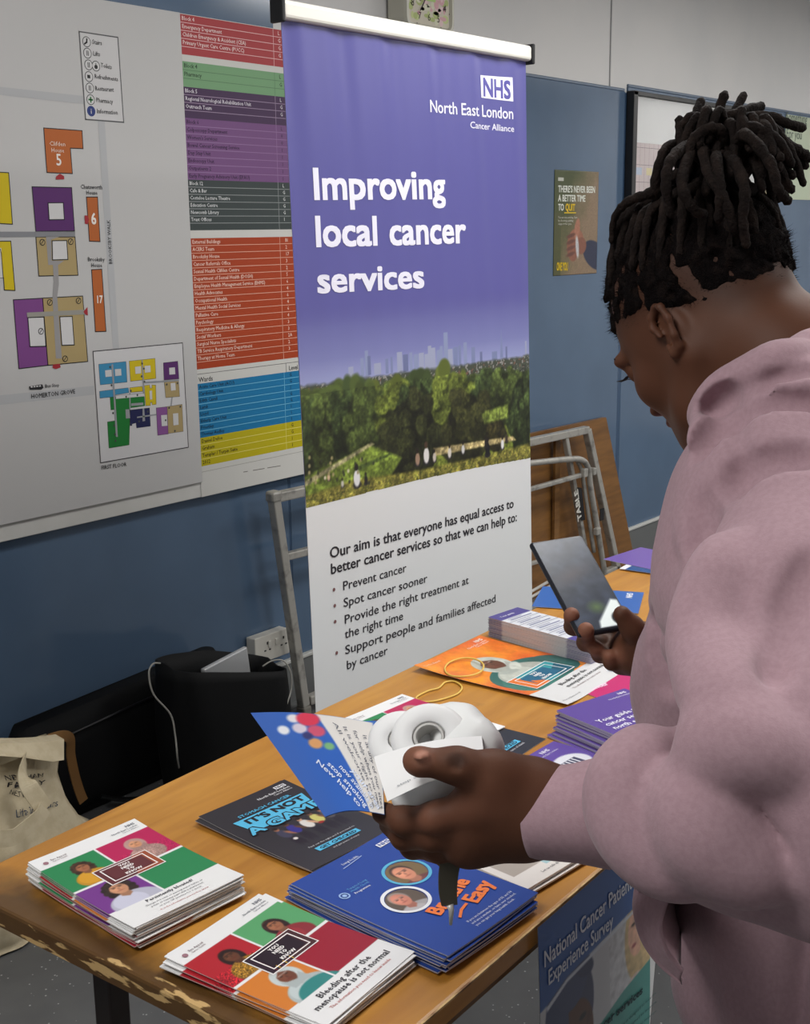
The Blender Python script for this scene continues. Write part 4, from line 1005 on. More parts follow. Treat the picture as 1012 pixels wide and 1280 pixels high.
stack('leaflet', 'top deep blue leaflet reading Breathe Easy with two round portraits', 'leaflet', ras_blue(), lett_blue, .160, .226, .0016, 10, (.993, .793), -1.7, leaf_bend(.0015, .002), 'blue leaflets under the Breathe Easy one', 'deep blue leaflet stacked beneath the Breathe Easy leaflet', seed=8, jit=.0035, ja=1.6, drift=(-.0004, .0003))
stack('leaflet', 'top white leaflet with small rounded photographs, partly under the sleeve', 'leaflet', ras_white(), lett_white, .148, .21, .0022, 4, (1.168, .800), -5, leaf_bend(.001, .001), 'white leaflets under the photo leaflet', 'white leaflet stacked beneath the one with rounded photographs', seed=12)
make_sheet('leaflet', ras_A(w=90, h=126), .148, .21, .0012, leaf_bend(.001, .001), (1.41, 1.108, TZ+.0018), -3.1, 'single portrait tile leaflet lying flat behind the held white roll', 'leaflet', lambda P: lett_A(P))
def dk(P):
    P.rect(.30, .12, .80, .17, (84, 176, 214), 2); P.text('GET CHECKED', (.33, .128), (.77, .128), .008, (24, 30, 40), 3, .03); P.text('and get peace of mind', (.56, .08), None, .005, (196, 196, 200), 3, align='C'); P.text('Find out the signs', (.5, .2), None, .005, (196, 196, 200), 3, align='C')
RK = Raster(80, 112, (40, 42, 50), 1.42)
for x in (.3, .42, .52, .62): RK.ell(x, .36, .03, .12, (120, 40, 50) if x != .42 else (190, 180, 170)); RK.ell(x, .5, .02, .02, (150, 100, 80))
make_sheet('leaflet', RK, .148, .21, .001, bend0, (1.402, 1.030, TZ+.0004), 3, 'dark slate leaflet half hidden behind the hand, with a cyan strip', 'leaflet', dk)
RP = Raster(70, 98, (92, 70, 150), 1.42); RP.ell(.68, .70, .24, .17, (214, 214, 222)); RP.rect(.56, .65, .80, .75, (70, 70, 96)); RP.ell(.42, .66, .07, .04, (206, 90, 84))
def lp(P):
    P.text('NHS', (.72, .93), None, .007, (220, 216, 236), 2, .03, align='C'); P.text('North East London', (.70, .895), None, .004, (220, 216, 236), 2, align='C')
    for i in range(4): P.rect(.58+.05*i, .66, .60+.05*i, .74, (206, 206, 214), 2)
    P.text('Scan here', (.7, .3), None, .008, (220, 216, 236), 2, .02, align='C')
make_sheet('leaflet', RP, .148, .21, .001, bend0, (1.401, .809, TZ+.0024), -1, 'single violet leaflet with a white oval, just above the cuff', 'leaflet', lp)
stack('booklet', 'top purple booklet titled Your guide to cancer services in north east London', 'booklet', ras_purple(), lett_purple, .148, .21, .0032, 9, (1.565, .815), -14, bend0, 'purple booklets under the guide', 'purple booklet fanned beneath the cancer services guide', seed=21, jit=.006, ja=2, drift=(-.003, -.0005))
RPk = Raster(40, 56, (186, 40, 104), 1.42)
make_sheet('leaflet', RPk, .148, .21, .001, bend0, (1.735, .89, TZ+.0004), -12, 'bright pink leaflet poking out behind the purple booklets', 'leaflet', lambda P: P.text('cancer', (.08, .86), None, .012, (236, 200, 220), 2, .03))
make_sheet('poster', ras_orange(), .21, .297, .0006, lambda x, y: .006*np.clip((y-.06)/.09, 0, 1)**2+.004*np.clip((-x-.04)/.06, 0, 1)**2+.0015*np.sin(y*16)**2, (1.706, 1.123, TZ+.0006), 2.9, 'large orange leaflet with a woman in teal and white headscarf', 'poster', lett_orange)
# long slim stack of folded guides
RS = Raster(40, 84, (206, 208, 214), 2.12); RS.rect(0, .86, 1, 1, (70, 62, 130)); RS.rect(0, 0, 1, .22, (76, 66, 134))
def ls(P):
    for i in range(6): P.rect(.0, .30+.095*i, 1, .304+.095*i, (70, 70, 96), 2); P.rect(.15, .33+.095*i, .85, .345+.095*i, (120, 124, 150), 2); P.rect(.15, .36+.095*i, .6, .37+.095*i, (150, 152, 170), 2)
    P.text('Your guide', (.15, .91), None, .006, (226, 226, 236), 2, .02); P.text('NHS', (.4, .1), None, .008, (226, 226, 236), 2, .03)
ba = math.radians(14)
def lb(x, y): return 0*x
sx = atz(614, 776, TZ+.031)
stack('folded_guide', 'topmost slim folded guide of the tall stack, purple with white lines', 'guide', RS, ls, .085, .235, .00115, 24, (sx[0]+.028, sx[1]-.115), -6, lb, 'slim folded guides in the tall stack', 'grey edged folded guide in the tall stack behind the orange leaflet', seed=31, jit=.0008, ja=.4)
# far leaflets at the right end
farz = [0]
def far(name, col, c, ang, label, fn=None, extra=None):
    farz[0] += 1
    R = Raster(60, 84, col, 1.42)
    if extra: extra(R)
    make_sheet('leaflet', R, .148, .21, .001, bend0, (c[0], c[1], TZ+.0004+.0013*farz[0]), ang, label, 'leaflet', fn)
q = atz(678, 759, TZ); far('l', (46, 92, 164), (q[0]+.095, q[1]-.05), 24, 'plain mid blue leaflet behind the phone at the table back', lambda P: P.text('NHS', (.9, .1), None, .012, (230, 232, 240), 2, .03, align='R'))
def swirl(R):
    for i in range(9): R.ell(.2+.08*i, .5+.12*math.sin(i*2.1), .07, .06, [(200, 60, 70), (220, 160, 140), (40, 150, 190)][i % 3])
    R.ell(.5, .3, .3, .04, (230, 236, 240), .4); R.rect(0, .93, 1, 1, (220, 222, 226)); R.rect(0, 0, 1, .1, (40, 160, 196))
q = atz(745, 712, TZ); far('l', (30, 74, 130), (q[0]+.11, q[1]-.14), 6, 'blue patterned leaflet with red and white swirls beside the phone', None, swirl)
q = atz(790, 706, TZ); far('l', (104, 80, 156), (q[0]+.05, q[1]-.045), -6, 'lilac leaflet at the far right back corner of the table', lambda P: P.text('cancer', (.1, .15), None, .014, (226, 224, 236), 2, .03))
# rubber bands
M_rub = mat('yellow_rubber', (214, 180, 84), .45)
def band(pts, z, label):
    P = [atz(x, y, z) for x, y in pts]; P = catmull(P, 6, closed=True)
    o = MB().tube(P, .0016, 6, closed=True).build('rubber_band', M_rub, smooth=True); tag(o, label, 'rubber band')
band([(520, 872), (534, 864), (548, 860), (556, 853), (568, 852), (577, 859), (570, 868), (545, 876), (528, 877)], TZ+.0022, 'loose yellow rubber band on the bare wood beside the orange leaflet')
band([(556, 838), (560, 829), (576, 823), (594, 824), (604, 831), (600, 840), (585, 845), (565, 845)], TZ+.0085, 'yellow rubber band lying on top of the orange leaflet')

# ------------------------------------------------------------------ survey poster hanging off the front edge
sp0 = fl+tx_*.36-ty_*.006; sp0[2] = EYE
SP = Plane(sp0, tx_, (0, 0, 1))
w_, h_ = .262, .42
ox, oz = SP.px(672, 1162)[0], TZ-EYE+.001
class PS:
    def map(s, uv, lift):
        uv = np.asarray(uv, float); dn = np.clip((oz-uv[:, 1])/.4, 0, 1)
        x = uv[:, 0]+.030*dn*np.clip((uv[:, 0]-ox)/w_, 0, 1)
        return SP.map(np.stack([x, uv[:, 1]], -1), lift+.006*np.sin(dn*PI))
    def px(s, x, y): return SP.px(x, y)
S_ = PS(); nu, nv = 150, 240
R = Raster(nu, nv, (200, 201, 204), h_/w_)
def pu(x, y): p = SP.px(x, y); return (p[0]-ox)/w_, (p[1]-(oz-h_))/h_
u, v = pu(707, 1268); R.ell(u, v, .20, .26, (70, 74, 104)); R.ell(u+.045, v-.10, .15, .2, (98, 62, 46)); R.ell(u-.12, v-.02, .10, .3, (66, 76, 110)); R.ell(u+.01, v+.10, .14, .14, (70, 78, 112)); R.ell(u+.12, v+.11, .09, .05, (60, 66, 98), -.5)
R.ell(u+.10, v-.04, .03, .015, (30, 24, 24)); R.ell(u+.15, v-.06, .02, .03, (86, 52, 40)); R.ell(u+.1, v-.13, .04, .014, (70, 34, 30))
u, v = pu(792, 1168); R.ell(u-.02, v, .14, .24, (200, 176, 130)); R.ell(u-.04, v+.02, .085, .13, (222, 176, 150)); R.ell(u+.06, v+.02, .07, .28, (212, 186, 136)); R.ell(u-.06, v-.23, .14, .18, (214, 198, 192)); R.ell(u-.07, v-.02, .022, .01, (160, 80, 80)); R.ell(u-.07, v+.05, .02, .008, (60, 44, 40)); R.mul(.8, .15, 3, (R.U > .6)*1.0)
R.poly([pu(678, 1257), pu(704, 1220), pu(735, 1189), pu(765, 1158), pu(790, 1132), pu(808, 1113), pu(880, 1020), pu(640, 1000), pu(640, 1300)], (50, 92, 158))
R.poly([pu(678, 1259), pu(704, 1222), pu(735, 1191), pu(765, 1160), pu(790, 1134), pu(808, 1115), pu(809, 1119), pu(790, 1138), pu(765, 1164), pu(735, 1195), pu(704, 1227), pu(679, 1264)], (208, 214, 222))
R.poly([pu(742, 1280), pu(770, 1240), pu(798, 1206), pu(830, 1165), pu(850, 1420), pu(680, 1460), pu(690, 1345)], (72, 150, 142))
U, Vv = np.meshgrid(np.linspace(ox, ox+w_, nu), np.linspace(oz-h_, oz, nv)); uv = np.stack([U.ravel(), Vv.ravel()], -1)
n_ = nu*nv; me = mesh_quads('survey_poster', np.concatenate([S_.map(uv, 0), S_.map(uv, -.0006)]), np.concatenate([grid_faces(nu, nv), grid_faces(nu, nv, n_)[:, ::-1]]))
setcols(me, np.concatenate([lina(R.a).reshape(-1, 3), np.tile(lin((210, 210, 210)), (n_, 1))]))
o = link('survey_poster', me, M_gloss, smooth=True); tag(o, 'blue and teal National Cancer Patient Experience Survey poster hanging off the front edge', 'poster')
class PS2:
    def map(s, uv, lift): return S_.map(uv, lift+.0004)
P = Print(PS2()); P.s.px = SP.px
cq = lambda x, y0, y1: abs(SP.px(x, y0)[1]-SP.px(x, y1)[1])
P.text('National Cancer Patient', SP.px(676, 1209), SP.px(785, 1110), cq(678, 1190, 1209), (222, 228, 236), 2, .02)
P.text('Experience Survey', SP.px(680, 1231), SP.px(760, 1158), cq(681, 1213, 1231), (222, 228, 236), 2, .02)
P.text('cancer services', SP.px(728, 1300), SP.px(790, 1246), cq(750, 1266, 1276), (26, 60, 66), 2, .03)
for i in range(3): P.text('The survey is designed to measure', SP.px(750-4*i, 1302+12*i), SP.px(806, 1248+12*i), .0045, (30, 84, 84), 2)
P.build('lettering', M_print, o)
q2 = SP.map(np.array([[ox+w_-.006, oz-.30]]), -.006)[0]
o2 = MB().box(q2, (.09, .002, .30), np.array([[math.cos(-.0), 0, .1], [0, 1, 0], [-.1, 0, 1]])).build('paper_sheet', mat('plain_white_paper', (222, 224, 224), .6)); tag(o2, 'plain white sheet edge showing behind the survey poster', 'paper')

# ------------------------------------------------------------------ socket, clock, posters, notice board
t = thing('double_socket', 'white double wall socket with switches, low on the blue wall behind the black tote', 'socket', (2.6, WY, .3))
FY = WY-.042; s0 = aty(318, 798.5, FY); s1 = aty(360.5, 783.7, FY); zt = aty(360, 784, FY)[2]; zb = aty(362, 816, FY)[2]
xa, xb = s0[0], s1[0]
mw = mat('socket_plastic', (206, 203, 194), .35)
child(MB().box(((xa+xb)/2, WY-.020, (zt+zb)/2), (xb-xa-.004, .034, zt-zb-.004), bev=.003).build('back_box', mw), t)
child(MB().box(((xa+xb)/2, FY+.003, (zt+zb)/2), (xb-xa, .008, zt-zb), bev=.003).build('face_plate', mw), t)
for k, cx_ in enumerate((.27, .75)):
    cx2 = xa+(xb-xa)*cx_; cz = (zt+zb)/2
    child(MB().box((cx2-.020*(1 if k else -1), FY-.003, cz+.012), (.011, .006, .020), bev=.002).build('rocker_switch', mw), t)
    h = MB(); h.box((cx2+.012, FY-.0015, cz+.016), (.004, .002, .008)); h.box((cx2+.002, FY-.0015, cz-.006), (.007, .002, .004)); h.box((cx2+.022, FY-.0015, cz-.006), (.007, .002, .004))
    child(h.build('socket_holes', M_black), t)
# clock
CY = WY-.075
c1 = aty(508, 33, CY); c2 = aty(568, 38, CY); cw = c2[0]-c1[0]; cz0 = c1[2]
t = thing('wall_clock', 'square white wall clock with a pink and green floral face above the banner', 'clock', (c1[0]+cw/2, WY, cz0))
def rring(x0, x1, z0, z1, r, y, n=5):
    o = []
    for cx_, cz_, a0 in ((x1-r, z1-r, 0), (x0+r, z1-r, PI/2), (x0+r, z0+r, PI), (x1-r, z0+r, 1.5*PI)):
        for k in range(n): a = a0+k/(n-1)*PI/2; o.append(V(cx_+r*math.cos(a), y, cz_+r*math.sin(a)))
    return o
x0, x1, z0, z1_ = c1[0], c2[0], cz0, cz0+cw
child(MB().loft([rring(x0, x1, z0, z1_, .03, WY-.001), rring(x0, x1, z0, z1_, .03, CY+.012), rring(x0+.003, x1-.003, z0+.003, z1_-.003, .028, CY), rring(x0+.012, x1-.012, z0+.012, z1_-.012, .022, CY), rring(x0+.016, x1-.016, z0+.016, z1_-.016, .02, CY+.010)]).build('case', mat('clock_case_plastic', (186, 184, 170), .35), smooth=False), t)
CP = Plane((x0, CY+.0095, z0), (1, 0, 0), (0, 0, 1)); P = Print(CP)
P.rect(.018, .018, cw-.018, cw-.018, (206, 200, 184), 0)
r_ = random.Random(4)
for i in range(110):
    u, v = r_.uniform(.03, cw-.03), r_.uniform(.03, cw-.03); P.ell((u, v), r_.uniform(.006, .018), r_.uniform(.005, .014), r_.choice([(214, 170, 176), (196, 206, 150), (222, 196, 196), (214, 214, 190), (178, 190, 130)]), 1+i % 3, 9)
P.rect(cw*.36, cw*.36, cw*.64, cw*.64, (176, 206, 130), 5)
for k in range(1, 13):
    a = PI/2-k*PI/6; m = max(abs(math.cos(a)), abs(math.sin(a))); rr_ = cw*.34/m*.98
    P.text(str(k), (cw/2+rr_*math.cos(a), cw/2+rr_*math.sin(a)-.010), None, .021, (70, 62, 62), 7, .0, align='C')
    P.ell((cw/2+(rr_+.028)*math.cos(a), cw/2+(rr_+.028)*math.sin(a)), .002, .002, (70, 62, 62), 7, 8)
child(P.build('dial', M_matte), t)
for nm, ang, ln, w_2 in (('minute_hand', -PI/2-.62, .085, .004), ('hour_hand', -PI/2+1.2, .055, .006)):
    b_ = V(x0+cw/2, CY+.004, z0+cw/2); child(MB().tube([b_, b_+V(math.cos(ang)*ln, 0, math.sin(ang)*ln)], [w_2/2, w_2/3], 6).build(nm, M_black), t)
# quit poster
QP = Plane((0, WY-.0015, EYE), (1, 0, 0), (0, 0, 1))
q0, q1, q2, q3 = QP.px(693, 212), QP.px(748, 213), QP.px(746, 343), QP.px(691, 345)
qw = q1[0]-q0[0]; qh = q0[1]-q3[1]; R = Raster(100, 130, (84, 82, 46), qh/qw)
g = np.clip((R.U*.9+.25-R.V*.55+.25*fbm(R.P, .12, 2, 2))*1.6, 0, 1)[..., None]; R.a = (1-g)*np.array((66, 74, 36))/255.+g*np.array((134, 112, 88))/255.
R.ell(.95, .18, .30, .16, (34, 40, 66), -.35); R.ell(.50, .34, .17, .13, (150, 96, 74)); R.ell(.42, .26, .12, .16, (136, 84, 66), .3); R.ell(.52, .44, .06, .13, (166, 110, 86), -.2); R.ell(.62, .28, .12, .1, (128, 78, 60))
for i in range(4): R.ell(.38, .20+.06*i, .10, .022, (100, 60, 48), .2)
R.ell(.53, .27, .035, .13, (190, 190, 192), .15); R.rect(.0, .0, .16, .6, (74, 76, 42)); R.mul(2, .12, 3)
class QS:
    def map(s, uv, lift):
        uv = np.asarray(uv, float); return QP.map(uv, lift)
co = np.stack([R.U.ravel()*qw, (R.V.ravel()-1)*qh], -1)+q0
me = mesh_quads('poster', QP.map(co, .0005), grid_faces(100, 130)); setcols(me, lina(R.a).reshape(-1, 3))
o = link('poster', me, M_gloss); tag(o, "small portrait poster reading There's never been a better time to quit, on the blue panel", 'poster')
sol = o.modifiers.new('thickness', 'SOLIDIFY'); sol.thickness = .001; sol.offset = -1
P = Print(QP, base=.0009); WHT = (222, 224, 214)
cpq = abs(QP.px(697, 233)[1]-QP.px(697, 241)[1])
P.text("THERE'S NEVER BEEN", QP.px(697, 240), QP.px(743, 241), cpq, WHT, 2, .03); P.text('A BETTER TIME', QP.px(697, 251.5), QP.px(731, 252), cpq, WHT, 2, .03); P.text('TO', QP.px(697, 263), QP.px(704, 263), cpq, WHT, 2, .03)
P.text('QUIT', QP.px(706, 263), QP.px(718, 263.5), cpq*1.05, (226, 190, 40), 2, .03); P.line([QP.px(705, 266), QP.px(719, 266)], .004, (226, 190, 40), 2)
for i, w_3 in enumerate(('You can stop smoking. Start', 'by choosing quitting', 'support for you.')): P.text(w_3, QP.px(697, 273+4*i), QP.px([721, 716, 714][i], 273+4*i), .008, (206, 206, 196), 2)
P.text('ONE YOU', QP.px(695, 338), QP.px(709, 338), .03, (220, 186, 30), 2, .03); P.rect(*QP.px(697, 226), *(QP.px(704, 222)), (190, 190, 180), 2)
P.build('lettering', M_print, o)
# framed notice board
NBX0, NBX1 = aty(791, 120, WY-.03)[0], aty(976, 140, WY-.03)[0]; zt = aty(791, 113, WY-.03)[2]; zb = zt-.90
t = thing('notice_board', 'black framed notice board with glazed front behind the tied hair', 'notice board', ((NBX0+NBX1)/2, WY, zb))
fw = .034
for nm, c_, d_ in (('frame_rail', ((NBX0+NBX1)/2, WY-.018, zt-fw/4), (NBX1-NBX0, .036, fw/2)), ('frame_rail', ((NBX0+NBX1)/2, WY-.018, zb+fw/2), (NBX1-NBX0, .036, fw)), ('frame_stile', (NBX0+fw/2, WY-.018, (zt+zb)/2), (fw, .036, zt-zb-.001)), ('frame_stile', (NBX1-fw/4, WY-.018, (zt+zb)/2), (fw/2, .036, zt-zb-.001))):
    child(MB().box(c_, d_, bev=.002).build(nm, M_black), t)
child(MB().box(((NBX0+NBX1)/2, WY-.006, (zt+zb)/2), (NBX1-NBX0-.03, .010, zt-zb-.03)).build('back_board', mat('notice_backing', (238, 240, 240), .3)), t)  # backing colour lightened to stand in for white reflection on the glass
NP = Plane((NBX0, WY-.0125, zb), (1, 0, 0), (0, 0, 1)); NW = NBX1-NBX0; NH = zt-zb; P = Print(NP)
P.rect(.06, .1, .44, NH-.20, (214, 196, 196), 0)
for i in range(9): P.rect(.06, .12+i*.07, .44, .122+i*.07, (120, 96, 104), 1); P.rect(.10+.04*i, .1, .102+.04*i, NH-.2, (170, 130, 140), 1)
for i in range(20): P.rect(.07+(i % 4)*.09, .13+(i//4)*.11, .12+(i % 4)*.09, .16+(i//4)*.11, [(226, 180, 180), (180, 196, 220), (230, 214, 150)][i % 3], 2)
P.rect(.50, .2, .95, NH-.12, (222, 210, 186), 0); P.rect(1.0, .1, 1.22, NH-.06, (228, 228, 226), 0); P.rect(1.28, .3, NW-.06, NH-.05, (224, 206, 140), 0)
for i in range(8): P.rect(.54, .28+i*.045, .54+.3+.08*(i % 2), .29+i*.045, (120, 116, 120), 1)
child(P.build('pinned_papers', M_matte), t)
gl = mat('notice_glass', (255, 255, 255), .03, trans=1.0); child(MB().box(((NBX0+NBX1)/2, WY-.0285, (zt+zb)/2), (NW-.04, .003, NH-.04)).build('glass_front', gl), t)
# green hand written sheet on the far panel
GP0 = aty(981, 140, WY-.004); o = MB().box((GP0[0]+.42, WY-.003, GP0[2]-.22), (.80, .004, .42)).build('flip_chart_sheet', mat('pale_green_paper', (186, 196, 172), .6)); tag(o, 'pale green handwritten sheet on the far right blue panel', 'sheet')
GPl = Plane((0, WY-.0055, EYE), (1, 0, 0), (0, 0, 1)); P = Print(GPl)
for w_, x, y in (('Something', 982, 151), ('For you', 982, 172)): P.text(w_, GPl.px(x, y), None, .045, (92, 104, 96), 1, 0, shear=.012)
P.build('handwriting', M_matte, o)

# ------------------------------------------------------------------ folded steel frame and loose table board against the wall
FRY = 2.565
t = thing('steel_table_frame', 'grey steel folding table frame with folded legs leaning on the wall behind the banner', 'table frame', (3.5, 2.6, 0))
TS = .030
def bar(a, b, name='rail', s=TS, m=M_steel, r=None):
    a = np.array(a, float); b = np.array(b, float); d = b-a; L_ = np.linalg.norm(d); z = d/L_; x = nrm(np.cross(V(0, 1, 0), z)); y = np.cross(z, x)
    return child(MB().box((a+b)/2, (s, s, L_), np.stack([x, y, z], 1), bev=.004).build(name, m), t)
fr = lambda x, y, yy=FRY: aty(x, y, yy)
A_ = fr(342, 622); B_ = fr(378, 872); B_[2] = .02; Tr = fr(733, 537); Br = fr(762, 706); Br[2] = .02; Br = V(Tr[0]+(Br[0]-Tr[0]), FRY-.0, .02)
B2 = fr(379, 868); B2[2] = .03
bar(A_, B2, 'frame_post'); bar(A_+V(.0, 0, 0), Tr, 'top_rail'); bar(Tr, V(fr(770, 750)[0], FRY, .03), 'frame_post'); bar(B2+V(.02, 0, .012), V(fr(770, 750)[0], FRY, .042), 'bottom_rail')
M1 = fr(352, 697); bar(M1+V(.01, -.0, 0), M1+V(.30, 0, -.01), 'middle_rail', .024)
child(MB().box(B2+V(0, 0, -.014), (.036, .036, .03), bev=.006).build('rubber_foot', mat('grey_rubber_foot', (120, 116, 108), .6)), t)
child(MB().box(A_+V(0, 0, .004), (.038, .038, .034), bev=.008).build('corner_joint', M_steel), t)
bar(fr(706, 546), V(fr(728, 676)[0]+.06, FRY, .06), 'inner_bar', .022)
yl = FRY-.035
U_ = catmull([fr(560, 590, yl), fr(662, 579, yl), fr(710, 574, yl), fr(727, 575, yl), fr(735, 586, yl), fr(738, 610, yl), fr(747, 664, yl), fr(756, 720, yl)], 6)
child(MB().tube(U_, .012, 12).build('folded_leg', M_steel, smooth=True), t)
U_ = catmull([fr(722, 578, yl+.02), fr(727, 590, yl+.02), fr(733, 630, yl+.02), fr(742, 690, yl+.02)], 5)
child(MB().tube(U_, .009, 10).build('folded_leg', M_steel, smooth=True), t)
bar(fr(560, 640, yl), fr(729, 593, yl), 'leg_brace', .018)
bar(fr(600, 722, yl), fr(700, 694, yl), 'leg_brace', .016)
for dy in (0, 7): child(MB().tube([fr(600, 776+dy, yl), fr(699, 719+dy, yl)], .006, 8).build('wire_stay', M_alu, smooth=True), t)
child(MB().box(fr(730, 591, yl-.012), (.03, .02, .035), bev=.004).build('hinge', M_steel), t)
child(MB().box(fr(740, 589, yl-.002), (.02, .03, .03), bev=.004).build('hinge', M_steel), t)
child(MB().box(fr(746, 664, yl-.012), (.034, .02, .03), bev=.004).build('hinge', M_steel), t)
child(MB().box(fr(752, 643, FRY-.016), (.03, .003, .05)).build('tape_patch', M_black), t)
FPn = Plane((0, FRY-.0165, EYE), (1, 0, 0), (0, 0, 1)); P = Print(FPn)
q = [FPn.px(*p) for p in ((721, 651-42), (727, 610), (731, 650), (725.5, 651))]; P.poly(q, (40, 40, 42), 1)
P.text('TABLE', FPn.px(726.5, 649), FPn.px(721.5, 611), .028, (196, 194, 186), 3, .04)
child(P.build('stencil_sticker', M_matte), t)
# loose board
o = thing('table_board', 'loose brown wooden table board leaning on the wall behind the steel frame', 'board', (4.0, 2.6, 0))
pa, pb = aty(662, 549, 2.615), aty(760, 522, 2.615); pc = V(aty(789, 712, 2.615)[0]+.02, 2.605, .01)
xl = pb[0]-1.75; poly = [V(xl, 2.625, pb[2]+.02), V(pb[0], 2.625, pb[2]), V(pc[0], 2.608, .004), V(xl, 2.608, .004)]
child(MB().prism(poly, (0, .018, 0)).build('panel', M_board), o)
xi = aty(700, 545, 2.6)[0]
for x_ in (xi-.02, xi-.62): child(MB().box((x_, 2.603, .36), (.035, .012, .62)).build('batten', M_rail), o)

# ------------------------------------------------------------------ bags and cable by the wall
M_blk = mat('black_nylon', (7, 8, 10), .7, spec=.25, bump=(140, .3, .001))
def sag_box(x0, x1, y0, y1, z0, z1, name, m, parent, r=.04, nz=10, f=None):
    rings = []
    for i in range(nz+1):
        k = i/nz; z = z0+(z1-z0)*k; b_ = .012*math.sin(k*PI); e = r*(1-min(1, (1-abs(2*k-1))*3))*.5
        ring = []
        for cx_, cy_, a0 in ((x1-r, y1-r, 0), (x0+r, y1-r, PI/2), (x0+r, y0+r, PI), (x1-r, y0+r, 1.5*PI)):
            for q in range(6):
                a = a0+q/5*PI/2; p = V(cx_+(r+b_-e)*math.cos(a), cy_+(r+b_-e)*math.sin(a), z)
                if f is not None: p = f(p, k)
                ring.append(p)
        rings.append(ring)
    return MB().loft(rings).build(name, m, parent, smooth=True)
bx0, bx1 = aty(16, 925, 2.55)[0], 2.34
t = thing('portfolio_bag', 'long low black portfolio bag lying along the wall behind the tote bags', 'bag', (2.1, 2.55, 0))
zl = aty(25, 915, 2.56)[2]; zr = aty(200, 838, 2.56)[2]
def pf(p, k):
    g = (p[0]-bx0)/(bx1-bx0); top = zl+(zr-zl)*min(1, g*1.25); top -= .05*max(0, 1-g*12)**2
    return V(p[0], p[1]+.03*math.sin(g*9)*k*.3, .004+k*(top-.004)+.006*math.sin(g*14)*k)
child(sag_box(bx0, bx1, 2.53, 2.625, 0, 1, 'body', M_blk, None, .045, 10, pf), t)
hb = catmull([V(1.85, 2.515, .05), V(1.90, 2.49, .03), V(1.98, 2.475, .012), V(2.08, 2.485, .02), V(2.13, 2.51, .06)], 6)
child(MB().tube(hb, .012, 8, flat=.4).build('carry_handle', M_blk, smooth=True), t)
tz = zl-.01
child(MB().tube([V(bx0+.03, 2.522, zl-.045), V(2.0, 2.522, (zl+zr)/2-.035), V(2.28, 2.525, zr-.04)], .003, 6).build('zip', M_black), t)
# black tote
t = thing('black_tote_bag', 'open black tote bag with a silver laptop inside, against the wall by the socket', 'bag', (2.32, 2.42, 0))
ya, yb = 2.36, 2.47
TLp = aty(226, 842, ya); TRp = aty(370, 838, ya); BLp = atz(230, 968, .01)
x0, x1 = TLp[0], TRp[0]; zf = TLp[2]; zf2 = TRp[2]; pk = aty(292, 797, 2.56)
def rim(k):    # k 0..1 height ; returns ring of 24 points, front then back
    o = []
    for i in range(24):
        a = i/24*2*PI; cx_, sy = math.cos(a), math.sin(a)
        ux = math.copysign(abs(cx_)**.45, cx_); uy = math.copysign(abs(sy)**.6, sy)
        xx = (x0+x1)/2+ux*((x1-x0)/2-.0+.01*math.sin(k*PI))*(.93+.07*k); yy = 2.430+uy*(.085-.01*k)
        zt_ = zf+(zf2-zf)*((xx-x0)/(x1-x0))+(.035*(uy > 0)*(1-abs(ux-.1)*.6) if k > .98 else 0)
        o.append(V(xx, yy+.004*math.sin(xx*40+k*5), .006+(zt_-.006)*k))
    return o
out = [rim(k) for k in np.linspace(0, 1, 12)]
inn = [[p+(V((x0+x1)/2, 2.43, p[2])-p)*.035 for p in rim(k)] for k in np.linspace(1, .06, 8)]
child(MB().loft(out+inn).build('body', M_blk, smooth=True), t)
for dy in (-.088, .088):
    hh = catmull([V(x0+.12, 2.455+dy, zf-.02), V(x0+.16, 2.455+dy*.8, zf+.03), V((x0+x1)/2, 2.455+dy*.3+.03, zf+.035), V(x1-.15, 2.455+dy*.8, zf+.02), V(x1-.11, 2.455+dy, zf-.02)], 5)
    pass
lp_ = MB(); a1, a2, a3, a4 = aty(252, 832, 2.45), aty(303, 806, 2.47), aty(306, 832, 2.43), aty(262, 850, 2.42)
lap = MB().box((a1+a2+a3)/3+V(-.01, 0.0, -.088), (.17, .014, .20), np.array([[.98, 0, -.12], [0, 1, 0], [.12, 0, .98]]), bev=.005).build('laptop', mat('silver_laptop_lid', (206, 208, 210), .35, .3)); tag(lap, 'silver laptop standing in the open black tote bag', 'laptop')
M_cab = mat('pale_grey_cable', (176, 174, 166), .5)
cab = [aty(200, 829, 2.36), aty(191, 830, 2.34), aty(186, 842, 2.335), aty(192, 868, 2.335), aty(213, 893, 2.335), aty(219, 920, 2.335), aty(222, 950, 2.34), atz(226, 972, .008)]
o = MB().tube(catmull(cab, 6), .0022, 8).build('charging_cable', M_cab, smooth=True); tag(o, 'pale cable trailing down the left side of the black tote bag', 'cable')
cab = [aty(328, 833, 2.40), aty(340, 826, 2.39), aty(354, 826, 2.38), aty(363, 840, 2.37), aty(364, 860, 2.37), aty(357, 886, 2.37), atz(350, 915, .008)]
o = MB().tube(catmull(cab, 6), .0022, 8).build('charging_cable', M_cab, smooth=True); tag(o, 'pale cable looping over the right side of the black tote bag', 'cable')
